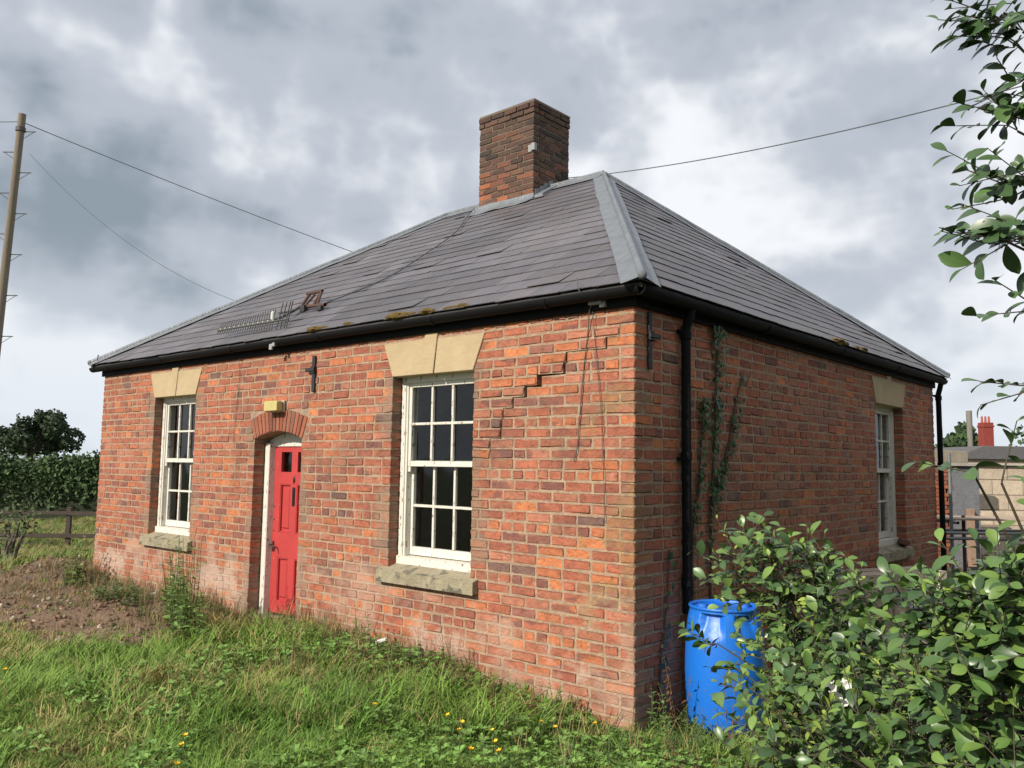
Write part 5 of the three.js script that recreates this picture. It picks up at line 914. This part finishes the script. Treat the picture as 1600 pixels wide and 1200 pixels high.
{
  const r = rngOf(901), kinds = [clump(1, 16, 0.066, 0.055, 0.0022, 0.9), clump(2, 14, 0.09, 0.065, 0.0024, 1.1), clump(3, 10, 0.15, 0.055, 0.002, 1.0), clump(4, 16, 0.055, 0.06, 0.0026, 0.5), clump(5, 6, 0.32, 0.04, 0.0016, 0.45)], list = kinds.map(() => []), cols = kinds.map(() => []);
  const put = (x, z, k, s, c) => { const p = new THREE.Vector3(x, ground(x, z) - 0.004, z); if (!inView(p)) return; list[k].push(new THREE.Matrix4().compose(p, new THREE.Quaternion().setFromEuler(new THREE.Euler((r() - 0.5) * 0.4, r() * 6.283, (r() - 0.5) * 0.4)), new THREE.Vector3(s, s * (0.8 + 0.4 * r()), s))); cols[k].push(c); };
  const inHouse = (x, z) => x > -LF - 0.02 && x < 0.02 && z < 0.015 && z > -LS;
  const green = (x, z) => { const a = fbm2(x * 1.3, z * 1.3, 3, 71), b = r(), dry = ss(0.55, 0.8, fbm2(x * 0.8 + 9, z * 0.8, 3, 77) + 0.24 * ss(-2.6, -5, x) + 0.12 * (1 - ss(0.2, 1.2, z)) * ss(0, -1, x)), v = 0.65 + 0.6 * r(); return b < 0.05 + 0.5 * dry ? lin(0.36 * v, 0.30 * v, 0.11 * v) : lin(lerp(0.095, 0.20, a) * v, lerp(0.22, 0.30, a) * v, lerp(0.028, 0.045, a) * v); };
  for (let k = 0; k < 90000; k++) {
    const x = -9.8 + 13.3 * r(), z = -1.3 + 6.2 * r(); if (inHouse(x, z)) continue; if (x > 0 && z < -0.4 && r() < 0.3) continue;
    const d = Math.hypot(x - eye.x, z - eye.z), so = soilAt(x, z); if (r() < so * 0.93) continue; if (d > 4.5 && r() > 4.5 * 4.5 / (d * d) * 1.3) continue;
    const far = d > 5.5 ? 1.35 : 1, wall = z < 1.0 && x < -0.3, t = r(), rough = fbm2(x * 0.9 + 2, z * 0.9 + 5, 3, 81);
    put(x, z, t < 0.34 ? 0 : t < 0.62 ? 3 : t < 0.9 ? 1 : rough > 0.5 || wall ? 2 : 1, far * (0.7 + 0.7 * rough + (wall ? 0.25 : 0)) * (1 - 0.4 * so), green(x, z));
  }
  for (let k = 0; k < 1500; k++) { const x = -9 + 10.5 * r(), z = 0.03 + 2.2 * r() * r(); if (fbm2(x * 1.2, z, 2, 88) < 0.47) continue; const v = 0.7 + 0.5 * r(); put(x, z, r() < 0.5 ? 4 : 2, 0.6 + 0.6 * r(), r() < 0.55 ? lin(0.30 * v, 0.22 * v, 0.10 * v) : lin(0.09 * v, 0.13 * v, 0.04 * v)); }
  // meadow beyond the cottage, and behind it
  for (let k = 0; k < 26000; k++) { const x = -32 + 23 * r(), z = -16 + 19 * r(); if (trackAt(x, z) && r() < 0.9) continue; if (r() < soilAt(x, z)) continue; put(x, z, r() < 0.6 ? 1 : 2, 1.1 + 0.8 * r(), green(x, z).multiplyScalar(0.85)); }
  for (let k = 0; k < 7000; k++) { const x = 0.2 + 7 * r(), z = -16 + 15 * r(); if (x > 0.85 && z < -6.5 && z > -13.6) continue; put(x, z, r() < 0.6 ? 1 : 2, 1.1 + r(), green(x, z)); }
  const gm = M({ roughness: 0.75, side: THREE.DoubleSide }); kinds.forEach((g, k) => { if (list[k].length) { const m = copies('grass', g, gm, list[k], null, cols[k]); tag(m, ['short mown grass covering the lawn in front of the cottage', 'medium grass tufts over the lawn and meadow', 'long rough grass by the wall and fence', 'fine low grass between the lawn tufts', 'dry flowering grass stalks along the front wall'][k], 'grass', null, 'stuff'); } });
  // broad leaved cover in the lawn
  const cl = (() => { const p = []; for (let k = 0; k < 3; k++) { const g = leafGeo(0.024, 0.022, 0.15, 0.25, 2, 0.6); g.rotateX(-1.1); g.rotateY(k * 2.094); g.translate(0, 0.05, 0); p.push(g); } p.push(tube([[0, 0, 0], [0, 0.05, 0]], 0.001, 1, 3)); return merged(p); })();
  const L = [], Cc = []; for (let k = 0; k < 8000; k++) { const x = -3.2 + 5.4 * r(), z = 0.15 + 3.0 * r(); if (fbm2(x * 1.5 + 4, z * 1.5, 3, 95) + 0.25 * ss(-1.6, 0.2, x) < 0.58) continue; const p = new THREE.Vector3(x, ground(x, z), z); if (!inView(p)) continue; const s = 0.7 + 0.9 * r(), v = 0.7 + 0.6 * r(); L.push(new THREE.Matrix4().compose(p, new THREE.Quaternion().setFromEuler(new THREE.Euler((r() - 0.5) * 0.7, r() * 6.3, (r() - 0.5) * 0.7)), new THREE.Vector3(s, s * (0.8 + 1.2 * r()), s))); Cc.push(lin(0.13 * v, 0.24 * v, 0.045 * v)); }
  tag(copies('clover', cl, M({ roughness: 0.6, side: THREE.DoubleSide }), L, null, Cc), 'low clover and broad leaves spreading through the grass by the corner', 'clover', null, 'stuff');
  // clods and stones in the dug soil
  const rock = new THREE.IcosahedronGeometry(1, 1); { const p = rock.attributes.position; for (let i = 0; i < p.count; i++) { const k = 0.7 + 0.6 * n3(p.getX(i) * 1.7 + 5, p.getY(i) * 1.7, p.getZ(i) * 1.7); p.setXYZ(i, p.getX(i) * k, p.getY(i) * k * 0.75, p.getZ(i) * k); } rock.computeVertexNormals(); }
  const rl = [], rc = []; for (let k = 0; k < 9000; k++) { const x = -11 + 10.5 * r(), z = 0.02 + 2.8 * r() - 0.6 * (x < -8.8); if (soilAt(x, z) < 0.35 && !(Math.hypot(x + 9.3, z - 0.1) < 1 && r() < 0.9)) continue; if (inHouse(x, z)) continue; const p = new THREE.Vector3(x, ground(x, z), z); const s = 0.006 + 0.026 * Math.pow(r(), 5), v = 0.6 + 0.8 * r(); rl.push(new THREE.Matrix4().compose(p, new THREE.Quaternion().setFromEuler(new THREE.Euler(r() * 6, r() * 6, r() * 6)), new THREE.Vector3(s * 1.3, s, s))); const pale = r() < 0.05 + 0.2 * Math.exp(-((x + 7.2) ** 2 + (z - 0.7) ** 2) * 1.5); rc.push(pale ? lin(0.36 * v, 0.30 * v, 0.23 * v) : lin(0.165 * v, 0.105 * v, 0.065 * v)); }
  tag(copies('soil_clods', rock, M({ roughness: 1 }), rl, null, rc), 'loose brown soil clods and stones by the far corner', 'soil', null, 'stuff');
}
// ---- single weeds
{
  const r = rngOf(951), stemM = M({ color: lin(0.09, 0.12, 0.04) }), dryM = M({ color: lin(0.20, 0.115, 0.06), roughness: 1 });
  function weed(x, z, h, stems, tint, label, { leaf = 0.06, wid = 0.028, spread = 0.12, dry = false, dens = 12, lean = 0.12 } = {}) {
    const g = group('weed_plant'); g.position.set(x, ground(x, z) - 0.02, z); tag(g, label, 'weed', 'weeds growing along the cottage wall');
    const lg = leafGeo(leaf, wid, 0.2, 0.35, 3, 0.5), list = [], st = [];
    for (let k = 0; k < stems; k++) {
      const a = r() * 6.28, H = h * (0.55 + 0.55 * r()), b = new THREE.Vector3(Math.cos(a) * spread * r(), 0, Math.abs(Math.sin(a)) * spread * r()), t = b.clone().add(new THREE.Vector3((r() - 0.5) * lean * 2, H, (r() - 0.2) * lean)), m = b.clone().lerp(t, 0.5).add(rv(r, 0.02));
      st.push(taper([b, m, t], 0.0042, 0.0016, 6, 4));
      for (let q = 0; q < dens; q++) { const u = 0.12 + 0.88 * (q + r()) / dens, p = u < 0.5 ? b.clone().lerp(m, u * 2) : m.clone().lerp(t, u * 2 - 1), an = q * 2.4 + r(), d = new THREE.Vector3(Math.cos(an), 0.35 + 0.5 * r() - (dry ? 0.7 : 0), Math.sin(an)); const ge = lg.clone(); ge.applyMatrix4(leafMatrix(p, d, zUp.clone().add(rv(r, 0.5)), (1.15 - 0.65 * u) * (0.7 + 0.6 * r()))); list.push(ge); }
    }
    mesh('stems', merged(st), dry ? dryM : stemM, g); mesh('foliage', merged(list), M({ color: lin(...tint), roughness: 0.6, side: THREE.DoubleSide, map: veinTex }), g);
  }
  const G1 = [0.13, 0.22, 0.055], G2 = [0.08, 0.155, 0.045], G3 = [0.19, 0.215, 0.065], BR = [0.17, 0.095, 0.05];
  weed(-4.5, 0.78, 0.9, 28, [0.18, 0.29, 0.07], 'tall pale green leafy weed left standing before the door', { spread: 0.28, leaf: 0.075, wid: 0.022, dens: 16 });
  weed(-4.2, 0.95, 0.55, 24, [0.15, 0.25, 0.06], 'bushy green weed at the foot of the tall leafy weed', { spread: 0.3, leaf: 0.07, wid: 0.03 });
  weed(-4.85, 0.7, 0.72, 20, [0.17, 0.26, 0.065], 'leafy weed between the door and the far window', { spread: 0.22 });
  weed(-5.2, 0.5, 0.42, 10, G2, 'dark leafy weed close to the wall near the doorstep', { spread: 0.18 });
  weed(-8.2, 0.3, 0.62, 11, G3, 'yellowish climbing weed against the far end of the front wall', { spread: 0.22, leaf: 0.08, wid: 0.045 });
  weed(-7.95, 0.4, 0.32, 9, G1, 'bright green weed under the yellowish weed by the far end', { spread: 0.24, leaf: 0.085, wid: 0.045 });
  weed(-6.75, 0.42, 0.26, 9, G2, 'low dark weed under the far window', { spread: 0.28, leaf: 0.07, wid: 0.035 });
  weed(-6.2, 0.45, 0.26, 9, G2, 'low dark weed beside the far window sill end', { spread: 0.26, leaf: 0.07, wid: 0.035 });
  weed(-3.45, 0.35, 0.26, 10, [0.11, 0.085, 0.04], 'brownish weed just past the doorstep', { spread: 0.34, leaf: 0.06 });
  weed(-3.0, 0.45, 0.3, 9, G3, 'scruffy weed between the door and the large window', { spread: 0.3 });
  weed(-2.55, 0.28, 0.34, 6, G1, 'upright weed under the large near window', { spread: 0.16 });
  weed(-2.15, 0.4, 0.24, 8, G1, 'low green weed below the stone sill of the near window', { spread: 0.3 });
  weed(-1.35, 0.42, 0.3, 9, [0.12, 0.11, 0.04], 'straggling weed with browned leaves before the bloomed brickwork', { spread: 0.32 });
  weed(-0.8, 0.38, 0.34, 9, BR, 'dead brown weed near the corner of the front wall', { spread: 0.26, dry: true });
  weed(-0.45, 0.26, 0.46, 5, G3, 'thin tall weed against the pale bricks near the corner', { spread: 0.06, lean: 0.05, leaf: 0.04, dens: 18 });
  weed(0.12, -0.12, 0.42, 7, G1, 'green weed at the very corner of the cottage', { spread: 0.12 });
  weed(0.13, -0.36, 0.6, 6, BR, 'dead rust brown stalks between the wall and the barrel', { spread: 0.1, dry: true });
  weed(0.62, -0.32, 0.5, 7, [0.15, 0.09, 0.06], 'dry stalks standing before the blue barrel', { spread: 0.22, dry: true, dens: 7 });
  weed(0.4, -0.22, 0.3, 10, [0.10, 0.14, 0.045], 'tangled green weed at the foot of the blue barrel', { spread: 0.34 });
  weed(0.95, -0.1, 0.34, 10, [0.14, 0.15, 0.05], 'yellow green weed under the evergreen shrub', { spread: 0.36 });
  weed(1.25, 0.5, 0.34, 12, G1, 'leafy weed at the edge of the evergreen shrub', { spread: 0.4 });
  weed(0.75, 0.35, 0.24, 10, [0.2, 0.14, 0.07], 'dry brown weed on the ground before the barrel', { spread: 0.36, dry: true });
  // yellow flowers in the grass
  const yel = M({ color: lin(0.80, 0.50, 0.01), roughness: 0.5, side: THREE.DoubleSide });
  const pet = (() => { const p = []; for (let k = 0; k < 6; k++) { const g = leafGeo(0.014, 0.013, 0.1, -0.35, 2, 0.6); g.rotateX(-1.15); g.rotateY(k * 1.047); p.push(g); } return merged(p); })(), stg = tube([[0, -0.24, 0], [0.01, -0.1, 0], [0, 0, 0]], 0.0014, 4, 4);
  let first; for (const [u, v] of [[290, 1150], [284, 1166], [775, 1160], [770, 1142], [722, 1130], [718, 1142], [845, 1128], [868, 1137], [585, 1102], [700, 1118], [735, 1172], [8, 1047], [275, 1195], [780, 1175], [930, 1132]]) {
    let p; for (let s = 3; s < 9; s += 0.02) { p = at(u, v, s); if (p.y - ground(p.x, p.z) < 0.2) break; }
    let f; if (!first) { f = first = group('yellow_flower'); mesh('petals', pet, yel, f); mesh('stem', stg, stemM, f); } else { f = first.clone(); f.name = numbered('yellow_flower'); scene.add(f); }
    tag(f, 'small yellow meadow flower standing in the green grass', 'flower', 'yellow flowers in the lawn'); f.position.copy(p); f.rotation.set((r() - 0.5) * 0.6, r() * 6, (r() - 0.5) * 0.6); f.scale.setScalar(1.2 + 0.5 * r());
  }
  const sc = mesh('plastic_scrap', box(-0.05, 0.05, 0, 0.02, -0.03, 0.03, 0.006, 0.02), M({ color: lin(0.7, 0.7, 0.68) })); sc.position.set(-2.3, ground(-2.3, 0.3) + 0.1, 0.3); sc.rotation.set(0.2, 0.5, 0.2); tag(sc, 'white scrap lying in the weeds under the near window', 'scrap');
  const B = new Buf(); pushBox(B, -0.08, 0.08, 0, 0.1, -0.06, 0.06, 0.015, 0.02, r, null, [0.14, 0.09, 0.065]); const cb = mesh('broken_brick', B.geo(), matBrickV); cb.position.set(-2.05, ground(-2.05, 0.17) - 0.01, 0.17); cb.rotation.y = 0.4; tag(cb, 'broken brown brick leaning at the wall foot below the near window', 'brick');
}

renderer.render(scene, camera);
